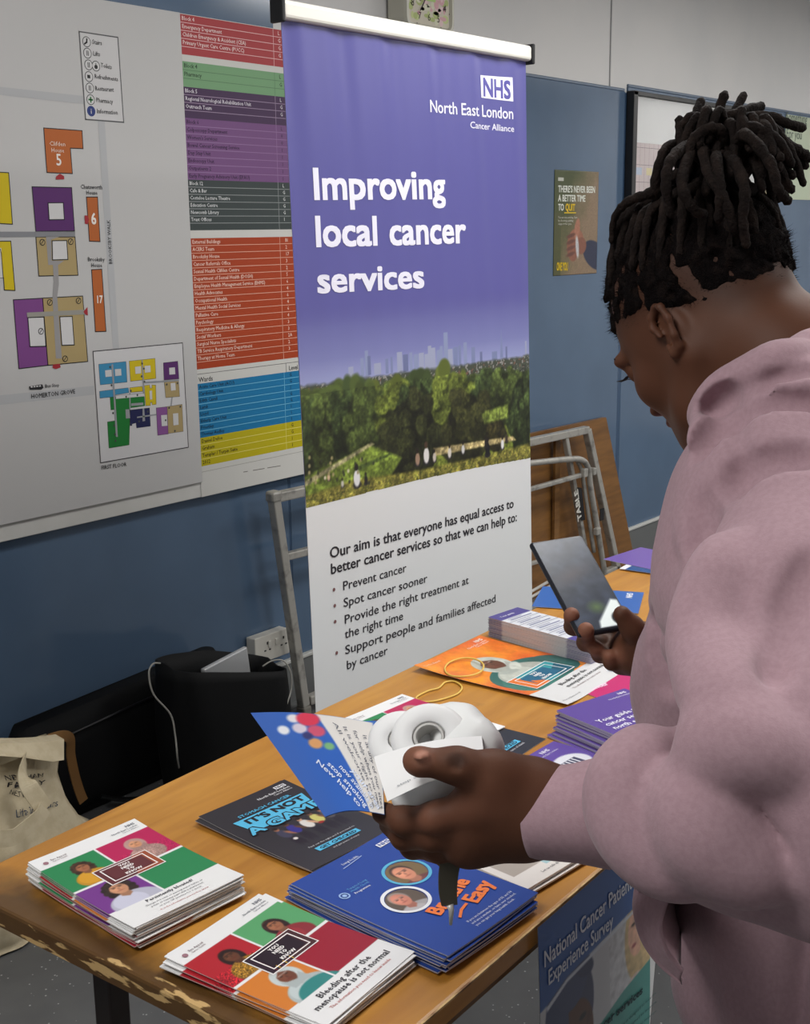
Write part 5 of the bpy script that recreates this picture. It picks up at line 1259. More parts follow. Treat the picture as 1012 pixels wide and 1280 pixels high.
# cream tote
M_cream = mat('cream_canvas', (200, 187, 158), .85, noise=(40, (190, 176, 146), .4, .6), bump=(260, .3, .0015))
t = thing('canvas_tote_bag', 'slumped cream canvas tote bag with black print and a tan strap', 'bag', (1.45, 2.2, 0))
yb = 2.22
CPl = Plane((0, yb, EYE), (1, 0, 0), (0, 0, 1))
outline = [(-120, 935), (-40, 930), (0, 929), (40, 929), (78, 926), (82, 950), (68, 958), (79, 985), (86, 1000), (118, 1022), (128, 1045), (100, 1075), (0, 1075), (-120, 1100)]
nn = 26; rings = []
top = [CPl.px(x, y) for x, y in ((-150, 938), (-60, 930), (0, 930), (40, 929), (76, 926))]
def ctop(x): return np.interp(x, [p[0] for p in top], [p[1] for p in top])
xR = [(926, 78), (958, 72), (985, 79), (1005, 92), (1022, 116), (1080, 125)]
rows = []
for j in range(22):
    k = j/21; y_ = 926+k*(1092-926)
    xr_ = CPl.px(np.interp(y_, [a for a, b in xR], [b for a, b in xR]), y_)[0]; row = []
    zz = ctop(xr_)*(1-k)+(-1.474)*k
    for i in range(40):
        g = i/39; xl_ = .98+.02*k; x = xl_+(xr_-xl_)*g
        bul = .085*math.sin(min(1, k*1.2+.05)*PI*.62)*(math.sin(min(1, max(0, g))*PI)**.5)
        wr = .010*math.sin(x*30+k*5)*math.sin(k*PI)+.007*math.sin(x*55-k*13)*k+.012*math.sin((x*9+k*7))*k*k
        row.append((x, yb-bul+wr, EYE+zz))
    rows.append(row)
vs_ = np.array(rows).reshape(-1, 3); bk_ = vs_.copy(); bk_[:, 1] = 2*yb+.06-vs_[:, 1]*1.0; bk_[:, 1] = np.maximum(bk_[:, 1], vs_[:, 1]+.01)
m_ = 22*40; Fq = np.concatenate([grid_faces(40, 22)[:, ::-1], grid_faces(40, 22, m_)]); sk_ = []
for j in range(21): sk_ += [(j*40, (j+1)*40, m_+(j+1)*40, m_+j*40), (j*40+39, m_+j*40+39, m_+(j+1)*40+39, (j+1)*40+39)]
for i in range(39): sk_ += [(21*40+i, 21*40+i+1, m_+21*40+i+1, m_+21*40+i)]
child(link('body', mesh_quads('body', np.concatenate([vs_, bk_]), np.concatenate([Fq, np.array(sk_)])), M_cream, smooth=True), t)
def surf_y(x, z):
    d = (vs_[:, 0]-x)**2+(vs_[:, 2]-z)**2; return vs_[np.argmin(d), 1]
class CS:
    def map(s, uv, lift):
        uv = np.asarray(uv, float); return np.array([[p[0], surf_y(p[0], p[1]+EYE)-.004-l_, p[1]+EYE] for p, l_ in zip(uv, np.zeros(len(uv))+lift)])
P = Print(CS())
def CT(s_, a, b, cap, bold=.01, col=(50, 48, 50)): P.text(s_, CPl.px(*a), CPl.px(*b), cap, col, 1, bold)
CT('NEWHAM', (-4, 971), (46, 968), .0085, .0); CT('FAMILY', (-3, 979), (48, 977), .0095, .02); CT('NETWORK', (-3, 986), (34, 995), .0100, .0); CT('Life in 2 years', (-2, 1012), (62, 1003), .015, 0, (62, 72, 92))
child(P.build('bag_print', M_matte), t)
def strap(pts, w, name, m, y=None, th=.003):
    P_ = catmull([aty(a, b, c_) for a, b, c_ in pts], 6); mb = MB(); L_ = []
    for i, p in enumerate(P_):
        d = nrm(P_[min(i+1, len(P_)-1)]-P_[max(i-1, 0)]); n = nrm(np.cross(d, V(0, 1, 0))); L_.append([p-n*w/2, p+n*w/2, p+n*w/2+V(0, th, 0), p-n*w/2+V(0, th, 0)])
    return child(mb.loft(L_).build(name, m, smooth=False), t)
yf = 2.115
strap([(36, 944, 2.2), (32, 955, 2.16), (31, 968, 2.13), (36, 982, 2.11), (48, 1000, 2.10), (57, 1012, 2.095)], .038, 'handle', M_cream)
strap([(57, 1010, 2.09), (50, 1021, 2.085), (30, 1038, 2.08), (12, 1048, 2.08), (-30, 1048, 2.08)], .036, 'handle', M_cream)
# folded rim
rb = MB(); ring = []
for i, (x, y0, y1) in enumerate(((-60, 932, 948), (-20, 930, 946), (0, 929, 945), (30, 929, 947), (50, 928, 950), (66, 926, 952), (80, 924, 950))):
    a = aty(x, y0, 2.19); b = aty(x, y1, 2.165); ring.append([a, b, b+V(0, .012, 0), a+V(0, .03, .004)])
child(rb.loft(ring).build('folded_rim', M_cream), t)
strap([(60, 925, 2.23), (78, 920, 2.24), (88, 924, 2.26), (89, 945, 2.28), (94, 970, 2.29), (100, 990, 2.295), (105, 1002, 2.295)], .024, 'tan_strap', mat('tan_webbing', (140, 100, 52), .7))

# ------------------------------------------------------------------ the person
person = thing('person', 'person in a pink hoodie with tied up locs, holding a phone', 'person', (1.2, .33, 0))
HS = 1.01
HP = math.radians(45); HY = math.radians(-14)
Fh = V(-math.sin(HY)*math.cos(HP), math.cos(HY)*math.cos(HP), -math.sin(HP)); Lh = V(-math.cos(HY), -math.sin(HY), 0); Uh = np.cross(Fh, -Lh)*-1
if Uh[2] < 0: Uh = -Uh
Hc = at(880, 397, 1.27)
def hl(f, l, u): return Hc+HS*(f*Fh+l*Lh+u*Uh)
MH = np.array([Fh, Lh, Uh])
NB = V(1.225, .440, 1.27)
LS, LE, LW = at(985, 640, 1.10), at(1062, 1015, .865), at(662, 1013, .95)
RS, RE = V(1.43, .44, 1.21), V(1.47, .57, .96)
RW = at(800, 812, 1.43)
B = SDF()
B.ell(hl(-.012, 0, .03), (.097*HS, .074*HS, .088*HS), MH)
B.ell(hl(.028, 0, -.035), (.064*HS, .060*HS, .082*HS), MH, k=.04)
B.ell(hl(.06, 0, -.085), (.030, .030, .026), MH, k=.04)                      # chin
for s in (1, -1):
    B.chain([hl(-.005, s*.058, -.05), hl(.03, s*.045, -.085), hl(.072, s*.014, -.102)], [.018, .018, .016], k=.03)   # jaw
    B.ell(hl(.065, s*.036, -.03), (.02, .02, .017), MH, k=.025)              # cheek
    B.ell(hl(.088, s*.030, .002), (.016, .016, .012), MH, k=.012, mode='sub')  # eye socket
    B.ell(hl(.080, s*.030, .000), (.0125, .0125, .0115), MH, k=.003)
    B.chain([hl(.088, s*.014, .016), hl(.084, s*.044, .018)], [.007, .006], k=.015)
    # ear
    ex, eu, el = -.006, -.022, .074
    ES = .80
    pts = [(.006, .004), (.010, .018), (.004, .030), (-.010, .034), (-.020, .026), (-.021, .008), (-.014, -.012), (-.006, -.024), (.004, -.026), (.006, -.014)]
    B.ell(hl(ex-.006, s*(el-.004), eu+.006), (.014, .007, .022), MH, k=.006)
    B.chain([hl(ex+a*ES, s*(el+.006+(.005 if a < -.012 else 0)), eu+b*ES) for a, b in pts], [.0034, .0034, .0037, .0038, .0038, .0036, .0036, .0042, .0048, .0034], k=.004)
    B.ell(hl(ex-.002, s*(el+.012), eu+.004), (.0072, .009, .0096), MH, k=.004, mode='sub')
    B.ell(hl(ex-.008, s*(el+.010), eu+.018), (.0048, .005, .007), MH, k=.004, mode='sub')
B.chain([hl(.092, 0, .008), hl(.099, 0, -.012), hl(.104, 0, -.030)], [.007, .008, .011], k=.012)
for s in (1, -1): B.ell(hl(.100, s*.012, -.035), (.010, .008, .007), MH, k=.008)
B.ell(hl(.092, 0, -.058), (.012, .022, .006), MH, k=.006); B.ell(hl(.088, 0, -.070), (.013, .019, .007), MH, k=.006)
B.chain([hl(-.035, 0, -.045), hl(-.045, 0, -.10), NB], [.058, .056, .062], k=.03)
# torso and arms (under the clothes)
B.chain([NB, V(1.22, .40, 1.1), V(1.2, .34, .8)], [.06, .11, .12], k=.05)
B.chain([LS, (LS+LE)/2, LE], [.05, .045, .04], k=.03); B.chain([LS, NB], [.05, .05], k=.05); B.chain([RS, NB], [.05, .05], k=.05)
B.chain([LE, LE*.5+LW*.5, at(700, 1013, .947), LW], [.04, .036, .027, .026], k=.02)
B.chain([RS, RE], [.05, .04], k=.03); B.chain([RE, RW], [.038, .026], k=.02)
for a, b in ((V(1.12, .33, .72), V(1.10, .36, .08)), (V(1.29, .33, .72), V(1.31, .31, .08))): B.chain([a, (a+b)/2+V(0, .01, 0), b], [.09, .06, .042], k=.04)
# left hand
W_ = at
def fing(pts, rs, k=.006):
    B.chain([W_(*p) for p in pts], rs, k=k)
B.chain([LW, W_(612, 995, .945)], [.025, .021], k=.02)
B.chain([LW, W_(600, 1030, .955)], [.025, .021], k=.02)
B.chain([W_(650, 1040, .96), W_(585, 1050, .965)], [.020, .017], k=.02)
B.chain([W_(612, 995, .945), W_(585, 1050, .965)], [.017, .016], k=.02)
B.chain([W_(655, 985, .945), W_(618, 968, .935)], [.021, .0165], k=.022)            # thumb base
fing([(622, 972, .935), (572, 957, .925), (524, 952, .922)], [.0155, .0118, .0105], k=.012)
fing([(524, 952, .922), (520, 951, .924)], [.0108, .0100], k=.004)
fing([(600, 1003, .938), (545, 1022, .945), (505, 1026, .965), (478, 1016, .99)], [.0135, .0108, .0098, .0088], k=.010)
fing([(592, 1028, .950), (540, 1045, .958), (505, 1046, .98), (487, 1030, 1.0)], [.0135, .0108, .0098, .0088], k=.006)
fing([(588, 1048, .962), (548, 1061, .975), (515, 1058, 1.0), (500, 1040, 1.015)], [.0125, .0102, .0092, .0084], k=.006)
fing([(590, 1058, .975), (560, 1070, .99), (538, 1062, 1.01), (525, 1048, 1.02)], [.0115, .0092, .0084, .0078], k=.006)
# knuckle creases on the thumb
for x, y in ((566, 943), (571, 944), (576, 945)): B.chain([W_(x, y-1, .912), W_(x-2, y+16, .911)], [.0012, .0012], k=.003, mode='sub')
B.ell(W_(527, 944, .912), (.0075, .0055, .003), None, k=.002, mode='add')
# right hand round the phone
B.chain([RW, W_(792, 800, 1.47)], [.024, .020], k=.02); B.chain([RW, W_(782, 818, 1.45)], [.024, .018], k=.02)
fing([(790, 790, 1.475), (750, 785, 1.485), (716, 783, 1.452), (714, 769, 1.420)], [.013, .0105, .0098, .0092])
fing([(788, 806, 1.465), (758, 804, 1.475), (732, 803, 1.440), (732, 788, 1.405)], [.013, .0105, .0098, .0094])
fing([(784, 820, 1.455), (765, 820, 1.460), (750, 818, 1.445), (745, 810, 1.425)], [.012, .010, .0092, .0085])
fing([(788, 832, 1.445), (775, 832, 1.445), (764, 828, 1.43), (762, 820, 1.42)], [.011, .009, .0084, .0078])
fing([(797, 800, 1.405), (790, 785, 1.395), (777, 768, 1.388)], [.014, .0115, .0098], k=.012)
vt, qd = B.mesh('body', .0021)
vt = relax(vt, qd, 1, .4)
# skin colour
def umin(F_): return np.interp(F_, [-.11, -.07, -.03, 0, .03, .07, .09], [-.052, -.038, .0, .020, .030, .048, .066])
skin = np.array(lin((88, 54, 37))); dark = np.array(lin((60, 39, 30))); palm = np.array(lin((142, 94, 74))); nail = np.array(lin((178, 128, 108)))
n1 = fbm(vt, 25, 3, 2)[:, None]; col = skin*(1+.10*n1)
rel = (vt-Hc) @ MH.T/HS
lipm = np.exp(-(((rel[:, 0]-.095)/.02)**2+(rel[:, 1]/.024)**2+((rel[:, 2]+.064)/.012)**2)*1.2)[:, None]; col = col*(1-lipm*.6)+np.array(lin((112, 58, 54)))*lipm*.6
um_ = np.clip((rel[:, 2]-umin(rel[:, 0])+.022+.01*n1[:, 0])/.03, 0, 1)[:, None]*((rel[:, 0] < .1)[:, None]); col = col*(1-.42*um_)
def blob(p, r, c, a=1.0):
    global col
    w = np.clip(1.4-np.linalg.norm(vt-p, axis=1)/r, 0, 1)[:, None]; w = w*w*(3-2*w)*a; col = col*(1-w)+c*w
blob(W_(520, 951, .918), .015, palm, .45); blob(W_(529, 947, .907), .0085, nail, .8)
for p in ((714, 768, 1.41), (732, 787, 1.40), (745, 810, 1.42), (762, 820, 1.41)): blob(W_(*p), .016, palm, .8)
blob(W_(540, 1012, .94), .03, palm, .35); blob(W_(600, 1000, .92), .02, palm, .25)
for x in (566, 571, 576): blob(W_(x, 950, .913), .006, dark, .5)
me = mesh_quads('body', vt, qd); setcols(me, col)
M_skin = mat('brown_skin', attr=True, rough=.6, spec=.28, bump=(450, .12, .0006), sss=.06)
def pchild(o): return child(o, person)
fill_holes(me)
pchild(link('body', me, M_skin, smooth=True))
for s in (1, -1):
    e = MB(); bmesh.ops.create_uvsphere(e.bm, u_segments=16, v_segments=10, radius=.0118)
    for v in e.bm.verts: v.co += Vector(hl(.0800, s*.030, .000))
    pchild(e.build('eye', mat('eye_white', (150, 138, 128), .2), smooth=True))
    e = MB(); e.tube([hl(.0800, s*.030, 0)+Fh*.0100, hl(.0800, s*.030, 0)+Fh*.0124], [.0052, .003], 14); pchild(e.build('iris', mat('dark_iris', (30, 20, 16), .1)))
    e = MB()
    for i in range(14):
        g = i/13-.5; a = hl(.092-.006*abs(g), s*(.030+g*.024), .006-.004*abs(g*2)); e.tube([a, a+Fh*.007+Uh*-.001+Lh*g*.004*s, a+Fh*.011+Uh*.003+Lh*g*.008*s], [.0005, .0004, .0002], 4)
    pchild(tag(e.build('eyelashes', M_black), kind='stuff'))
    e = MB()
    for i in range(26):
        g = i/25-.5; a = hl(.0945-.018*g*g*2-.003*(g > .2), s*(.030+g*.036), .018+.004*(.25-g*g)*4*.5); e.tube([a, a+Uh*.004+Lh*s*.003], [.0008, .0003], 4)
    pchild(tag(e.build('eyebrow', M_black), kind='stuff'))

# ---- hoodie
Hd = SDF()
TBm = np.eye(3)
Hd.ell(V(1.225, .395, 1.10), (.205, .150, .21), k=.05)
Hd.ell(V(1.205, .385, .92), (.215, .185, .24), k=.08)
Hd.ell(at(876, 850, 1.17), (.07, .065, .12), k=.08)
Hd.ell(V(1.205, .345, .72), (.222, .20, .15), k=.08)
Hd.chain([LS, RS], [.080, .070], k=.06)
Hd.ell(V(1.23, .35, 1.20), (.15, .10, .12), k=.08)
Hd.chain([LS, LS*.45+LE*.55, LE], [.100, .098, .085], k=.07)
Hd.chain([RS, RE, RW+nrm(RE-RW)*.06], [.09, .07, .042], k=.05)
E1 = at(915, 1026, .885); E2 = at(828, 1013, .915)
Hd.chain([LE, E1, E2], [.076, .056, .0535], k=.03)
Hd.ell(at(803, 962, .918), (.032, .03, .026), k=.025)
# hood: thick collapsed roll round the neck, falling back
ring = [at(896, 580, 1.20), at(906, 543, 1.15), at(934, 510, 1.115), at(969, 480, 1.105), at(1024, 460, 1.13), at(1074, 458, 1.20), at(1064, 468, 1.30), at(1004, 498, 1.37), at(924, 548, 1.36), at(879, 588, 1.30)]
Hd.chain(ring+[ring[0]], [.020, .025, .028, .030, .032, .034, .032, .03, .026, .022, .020], k=.012)
ring2 = [at(909, 594, 1.17), at(924, 558, 1.12), at(954, 523, 1.08), at(1014, 506, 1.08), at(1074, 508, 1.12)]
Hd.chain(ring2, [.018, .024, .032, .040, .045], k=.008)
Hd.ell(at(1079, 518, 1.16), (.07, .06, .075), k=.04)
Hd.ell(at(985, 935, .870), (.065, .06, .06), k=.05)
Hd.ell(at(935, 745, 1.09), (.06, .06, .085), k=.06)
base_ops = list(Hd.ops)
def hit(px, py, d0=.7, d1=1.6, push=0.0):
    r = ray(px, py); ds = np.arange(d0, d1, .003); Pn = np.array([0, 0, EYE])+ds[:, None]*r; D = np.full(len(Pn), .5, np.float32)
    for o in base_ops: D = Hd.combine(D, o, Hd.prim(o, Pn.astype(np.float32)))
    w = np.where(D < 0)[0]
    if not len(w): return None
    return Pn[w[0]]+r*push
def hits(pts, push):
    q_ = catmull([V(x, y, 0) for x, y in pts], 7); P_ = [hit(p[0], p[1], push=push) for p in q_]; P_ = [p for p in P_ if p is not None]
    out = [P_[0]]
    for p in P_[1:]:
        if np.linalg.norm(p-out[-1]) < .05: out.append(p)
    return out
def taper(n, r): return [r*(.35+.65*math.sin(PI*(i+.5)/n)**.6) for i in range(n)]
def groove(pts, r, k=.02, push=0.0):
    P_ = hits(pts, push); Hd.chain(P_, taper(len(P_), r), k=k, mode='sub')
def ridge(pts, r, k=.025, push=.004):
    P_ = hits(pts, push); Hd.chain(P_, taper(len(P_), r), k=k)
groove([(872, 625), (858, 700), (848, 780), (860, 850), (886, 900), (908, 930)], .012, .014)
ridge([(900, 690), (880, 780), (892, 850), (920, 905)], .016, .03)
groove([(812, 770), (818, 820), (845, 875), (880, 918)], .006, .012)
groove([(852, 925), (846, 980), (838, 1035)], .013, .016); groove([(862, 945), (878, 1000), (912, 1045), (965, 1088)], .014, .02)
groove([(757, 960), (768, 1010), (762, 1065)], .006, .010); groove([(775, 1072), (840, 1098), (900, 1106)], .005, .012)
groove([(800, 1000), (815, 1050), (860, 1085)], .006, .014)
ridge([(806, 935), (783, 985), (797, 1045), (850, 1088)], .014, .03); ridge([(864, 985), (890, 1045), (940, 1092)], .015, .03)
ridge([(885, 935), (930, 930), (965, 945)], .012, .03); ridge([(874, 560), (880, 522), (902, 494), (935, 474), (975, 452), (1008, 438)], .017, .010, .007)
groove([(872, 566), (900, 524), (933, 508), (975, 502), (1030, 505)], .014, .006); groove([(888, 512), (915, 494), (960, 477), (1020, 458)], .008, .008)
groove([(905, 600), (950, 575), (1010, 570)], .005, .016); groove([(1012, 700), (985, 760), (965, 850)], .005, .016)
groove([(945, 1130), (935, 1170), (915, 1220), (903, 1290)], .0022, .004); groove([(951, 1130), (941, 1170), (921, 1220), (909, 1290)], .0016, .003)
# pocket pouch standing off the front, its side opening facing the camera
_pk = V(1.03, .40, .9)
def hitp(x, y):
    h = hit(x, y)
    return at(x, y, 1.06) if h is None else h
def hdisp(Pq):
    W_2 = Pq+.03*np.stack([vnoise(Pq, 9, 21), vnoise(Pq, 9, 22), vnoise(Pq, 9, 23)], -1)
    Q_ = W_2*np.array([1.0, 1.5, .55]); n_ = vnoise(Q_, 8, 31); m_ = np.clip(vnoise(Pq, 5, 33)*1.6+.35, 0, 1)
    Q2 = W_2*np.array([.8, .6, 1.7]); n2_ = vnoise(Q2, 13, 41); m2_ = np.clip(vnoise(Pq, 6, 43)*1.8, 0, 1)
    return .010*fbm(Pq, 6, 2, 5)+.010*m_*(np.exp(-(n_/.20)**2)-.3)+.006*m2_*(np.exp(-(n2_/.22)**2)-.3)+.0010*fbm(Pq, 26, 2, 9)
vt, qd = Hd.mesh('hoodie', .0040, disp=hdisp)
vt = relax(vt, qd, 2, .5)
M_hood = mat('dusty_pink_fleece', (168, 139, 147), .95, spec=.1, sheen=.15, noise=(220, (161, 132, 140), .35, .65, 2), bump=(700, .25, .0008))
pchild(link('hoodie', fill_holes(mesh_quads('hoodie', vt, qd)), M_hood, smooth=True))
# cuffs
def cuff(a, b, ra, rb, nm='cuff'):
    a = np.array(a); b = np.array(b); z = nrm(b-a); x = nrm(np.cross(z, V(0, 0, 1))); y = np.cross(z, x); rings = []
    prof = [(0, ra*.86), (.0, ra), (.15, ra*1.05), (.5, (ra+rb)/2), (.92, rb*1.01), (1.0, rb*.99), (1.01, rb*.94), (.96, rb*.90), (.3, rb*.88)]
    for k, r in prof:
        ring = []
        for i in range(96):
            t_ = 2*PI*i/96; rr = r*(1+.010*math.sin(t_*48))*(1+.03*math.sin(t_*2+1)); ring.append(a+(b-a)*k+x*math.cos(t_)*rr+y*math.sin(t_)*rr*1.0)
        rings.append(ring)
    return pchild(MB().loft(rings, cap0=False, cap1=False).build(nm, M_hood, smooth=True))
cuff(at(775, 1015, .928), at(664, 1017, .95), .0405, .0345)
cuff(RW+nrm(RE-RW)*.075, RW+nrm(RE-RW)*.01, .038, .032)
# pocket
oc = catmull([at(793, 1112, 1.03), at(790, 1135, 1.03), at(800, 1172, 1.02), at(822, 1204, 1.005), at(852, 1228, .99)], 6)
ic = catmull([at(842, 1112, .965), at(832, 1138, .965), at(826, 1165, .965), at(834, 1192, .965), at(853, 1216, .968)], 6)
bk = catmull([hitp(856, 1112)+V(.085, .02, 0), hitp(857, 1138)+V(.085, .02, 0), hitp(858, 1165)+V(.085, .02, 0), hitp(860, 1192)+V(.085, .02, 0), hitp(862, 1220)+V(.085, .02, 0)], 6)
rings = []
for o_, i_, b_ in zip(oc, ic, bk):
    f1 = b_+(o_-b_)*1.0
    c = catmull([i_, i_*.45+o_*.55+ray(700, 1100)*-.0+V(-.004, 0, 0), o_, o_*.6+b_*.4+V(-.0, .02, 0), b_+V(.0, .03, 0)], 5); inner = [p+nrm(V(.9, .3, 0))*.006 for p in c][::-1]
    rings.append(c+inner)
pchild(MB().loft(rings).build('front_pocket', M_hood, smooth=True))
# jeans and shoes below
J = SDF()
for a, b in ((V(1.12, .33, .70), V(1.10, .36, .05)), (V(1.29, .33, .70), V(1.31, .31, .05))): J.chain([a, (a+b)/2+V(0, .01, 0), b], [.105, .080, .062], k=.03)
J.ell(V(1.205, .33, .70), (.17, .14, .09), k=.05)
v2, q2 = J.mesh('jeans', .007, disp=lambda Pq: .003*fbm(Pq, 12, 2, 3)); pchild(link('jeans', mesh_quads('jeans', v2, q2), mat('dark_denim', (40, 46, 62), .85), smooth=True))
for p in (V(1.10, .36, 0), V(1.31, .31, 0)):
    S = SDF(); S.chain([p+V(0, -.04, .045), p+V(0, .06, .04), p+V(0, .15, .032)], [.043, .042, .032], k=.03); S.cut(p+V(0, 0, .002), V(0, 0, -1), .004)
    v2, q2 = S.mesh('shoe', .006); pchild(link('shoe', mesh_quads('shoe', v2, q2), mat('white_trainer', (206, 204, 200), .6), smooth=True))

# ---- hair
M_hair = mat('dark_locs', (24, 18, 16), .9, spec=.15, noise=(60, (40, 31, 27), .45, .7), bump=(320, .8, .003))
M_scalp = mat('short_dark_hair', (18, 14, 14), .95, spec=.08, noise=(90, (34, 26, 23), .5, .75), bump=(700, 1.0, .003))
Sc = SDF()
Sc.ell(hl(-.012, 0, .03), (.1005*HS, .0775*HS, .0915*HS), MH)
# hairline: keep what is above a plane from forehead to nape, and behind the brow
Sc.cut(hl(0, 0, -.055), -Uh, .004)
tie = hl(-.098, .0, .068)
TD = nrm([-.70, 0, .714])
def sdisp(Pq):
    n = vnoise(Pq, 32, 4)+.35*vnoise(Pq, 80, 6); r = np.abs(n)
    part = .0085*np.exp(-(r/.19)**2)
    F_ = (Pq-Hc) @ Fh/HS; U_ = (Pq-Hc) @ Uh/HS; um = umin(F_)
    u = np.clip((U_+.03)/.10, 0, 1); edge = np.clip((um-U_+.012*n)*.45, -.001, .012)
    back = np.clip((-F_-.05)/.05, 0, 1)
    return part*(1.15-.6*u)*(1-.6*back)+edge-.004*back+.0035*fbm(Pq, 90, 2, 8)+.0022*vnoise(Pq, 260, 3)
v2, q2 = Sc.mesh('scalp_hair', .0021, disp=sdisp)
scalp = pchild(link('scalp_hair', mesh_quads('scalp_hair', v2, q2), M_scalp, smooth=True))
rr = random.Random(11)
def loc(pts, r0, r1, name='hair_loc', par=None, seed=0):
    P_ = catmull(pts, 7); n = len(P_); r = random.Random(seed); ph = r.uniform(0, 6)
    rs = [(r0+(r1-r0)*i/(n-1))*(1+.10*math.sin(i*1.9+ph)+.08*r.uniform(-1, 1))*(.65 if i == 0 else 1) for i in range(n)]
    rs.append(rs[-1]*.45); P_.append(P_[-1]+nrm(P_[-1]-P_[-2])*rs[-2]*.8)
    mb = MB(); mb.tube(P_, rs, 8); o = mb.build(name, M_hair, smooth=True); pchild(o); return o
def scalp_dir(d, lift=0.0):      # point on the scalp in a head-frame direction
    r = np.array([.0985, .0755, .0895])*HS+lift; d = nrm(d); q = d/np.linalg.norm(d/r)
    return hl(-.012, 0, .03)+q[0]*Fh+q[1]*Lh+q[2]*Uh
tx1 = nrm(np.cross(TD, V(0, 1, 0))); ty1 = np.cross(TD, tx1)
k = 0
for th0, cnt in ((1.62, 24), (1.25, 24), (.92, 18), (.62, 12)):
    for i in range(cnt):
        ph = 2*PI*(i+rr.uniform(-.3, .3))/cnt; th = th0+rr.uniform(-.10, .10); e_ = tx1*math.cos(ph)+ty1*math.sin(ph)
        dd = lambda q: TD*math.cos(q)+e_*math.sin(q)
        root = dd(th)
        if .9*root[2]*.09-.42*root[0]*.0985+.03*.9*0 < -.004+.012*(th0 > 1.5): continue
        a = scalp_dir(root, .0005); b = scalp_dir(dd(th*.72), .006+rr.uniform(0, .003)); b2 = scalp_dir(dd(th*.45), .010+rr.uniform(0, .005))
        e = tie+nrm(tie-Hc)*rr.uniform(0, .02)+e_[0]*Fh*.010+e_[1]*Lh*.010+e_[2]*Uh*.010
        loc([a, b, b2, e], rr.uniform(.0034, .0048), rr.uniform(.0048, .0060), seed=k); k += 1
# named locs that read in the silhouette: paths in picture positions at their own depth
tp = (906, 245, 1.235)
paths = [[tp, (902, 180, 1.25), (897, 145, 1.25), (905, 119, 1.25)], [tp, (915, 175, 1.26), (917, 145, 1.27), (929, 119, 1.28)], [tp, (870, 180, 1.24), (868, 150, 1.24), (876, 126, 1.25)],
         [tp, (900, 160, 1.22), (925, 140, 1.22), (951, 133, 1.24)], [tp, (920, 160, 1.22), (955, 145, 1.21), (985, 155, 1.21), (1003, 160, 1.22)], [tp, (930, 165, 1.20), (965, 170, 1.19), (1000, 190, 1.20), (1012, 198, 1.21)],
         [tp, (940, 180, 1.22), (975, 188, 1.21), (1004, 206, 1.22)], [tp, (930, 170, 1.2), (965, 195, 1.18), (980, 225, 1.18), (989, 238, 1.18)], [tp, (925, 170, 1.17), (960, 200, 1.15), (972, 235, 1.15), (984, 251, 1.16)],
         [tp, (860, 200, 1.22), (851, 175, 1.22), (849, 150, 1.23)], [tp, (880, 185, 1.2), (885, 215, 1.16), (905, 250, 1.15), (918, 288, 1.16)], [tp, (868, 190, 1.19), (852, 230, 1.16), (868, 262, 1.16), (880, 268, 1.17)],
         [tp, (870, 190, 1.24), (838, 182, 1.22), (824, 205, 1.21), (818, 240, 1.22), (826, 262, 1.24)], [tp, (868, 186, 1.2), (842, 195, 1.17), (832, 225, 1.16), (838, 268, 1.17)], [(850, 215, 1.22), (815, 240, 1.22), (785, 252, 1.24), (768, 272, 1.26), (764, 302, 1.27)],
         [tp, (905, 175, 1.19), (890, 160, 1.18), (868, 172, 1.18), (856, 196, 1.18)], [tp, (925, 165, 1.18), (955, 165, 1.17), (975, 180, 1.17), (988, 205, 1.18)], [tp, (900, 150, 1.24), (930, 150, 1.24), (955, 150, 1.25), (975, 165, 1.26)],
         [tp, (935, 190, 1.24), (960, 210, 1.24), (965, 250, 1.24), (975, 285, 1.25)], [tp, (915, 200, 1.17), (930, 235, 1.15), (928, 275, 1.155), (932, 305, 1.165)], [tp, (895, 195, 1.17), (900, 240, 1.15), (898, 275, 1.16)]]
for p in paths:
    k += 1; loc([at(*q) for q in p], .0062, .0046 if p[0] == tp else .0030, seed=100+k)
for i in range(84):
    a = rr.uniform(0, 2*PI); up = rr.uniform(-.1, 1.0); out = V(math.cos(a), math.sin(a), 0)
    L_ = rr.uniform(.045, .075); q0 = tie+V(rr.uniform(-.01, .01), rr.uniform(-.01, .01), .0)
    if out @ CAMR[:, 0] < -.2: L_ *= .75
    q1_ = q0+V(0, 0, .025+.025*up)+out*.014; q2_ = q0+V(0, 0, .035+.045*up)+out*(L_*.6); q3_ = q0+V(0, 0, .025+.045*up-.03*rr.random())+out*(L_*.9)
    loc([q0, q1_, q2_, q3_], rr.uniform(.0048, .0062), rr.uniform(.0038, .0050), seed=300+i)
tm = MB(); tm.tube(catmull([tie+V(math.cos(t_)*.024, math.sin(t_)*.024, .006) for t_ in np.linspace(0, 2*PI, 9)[:-1]], 4, closed=True), .007, 8, closed=True); pchild(tm.build('hair_tie', M_scalp, smooth=True))
# short fuzz at the hairline and parting edges
fz = []; fq = []; ri = np.random.RandomState(5); me = scalp.data; nV = len(v2)
sel = ri.choice(nV, min(nV, 20000), replace=False); cenp = hl(-.012, 0, .03)
for i in sel:
    p = v2[i]; n = nrm(p-cenp); tdir = nrm(ri.normal(size=3)); a = p-n*.001; b = p+n*ri.uniform(.001, .005)+tdir*.0045; w = nrm(np.cross(n, tdir))*.0003; j = len(fz)
    fz += [a-w, a+w, b]; fq.append((j, j+1, j+2))
pchild(tag(link('hair_fuzz', mesh_np('hair_fuzz', fz, fq), M_scalp), kind='stuff'))

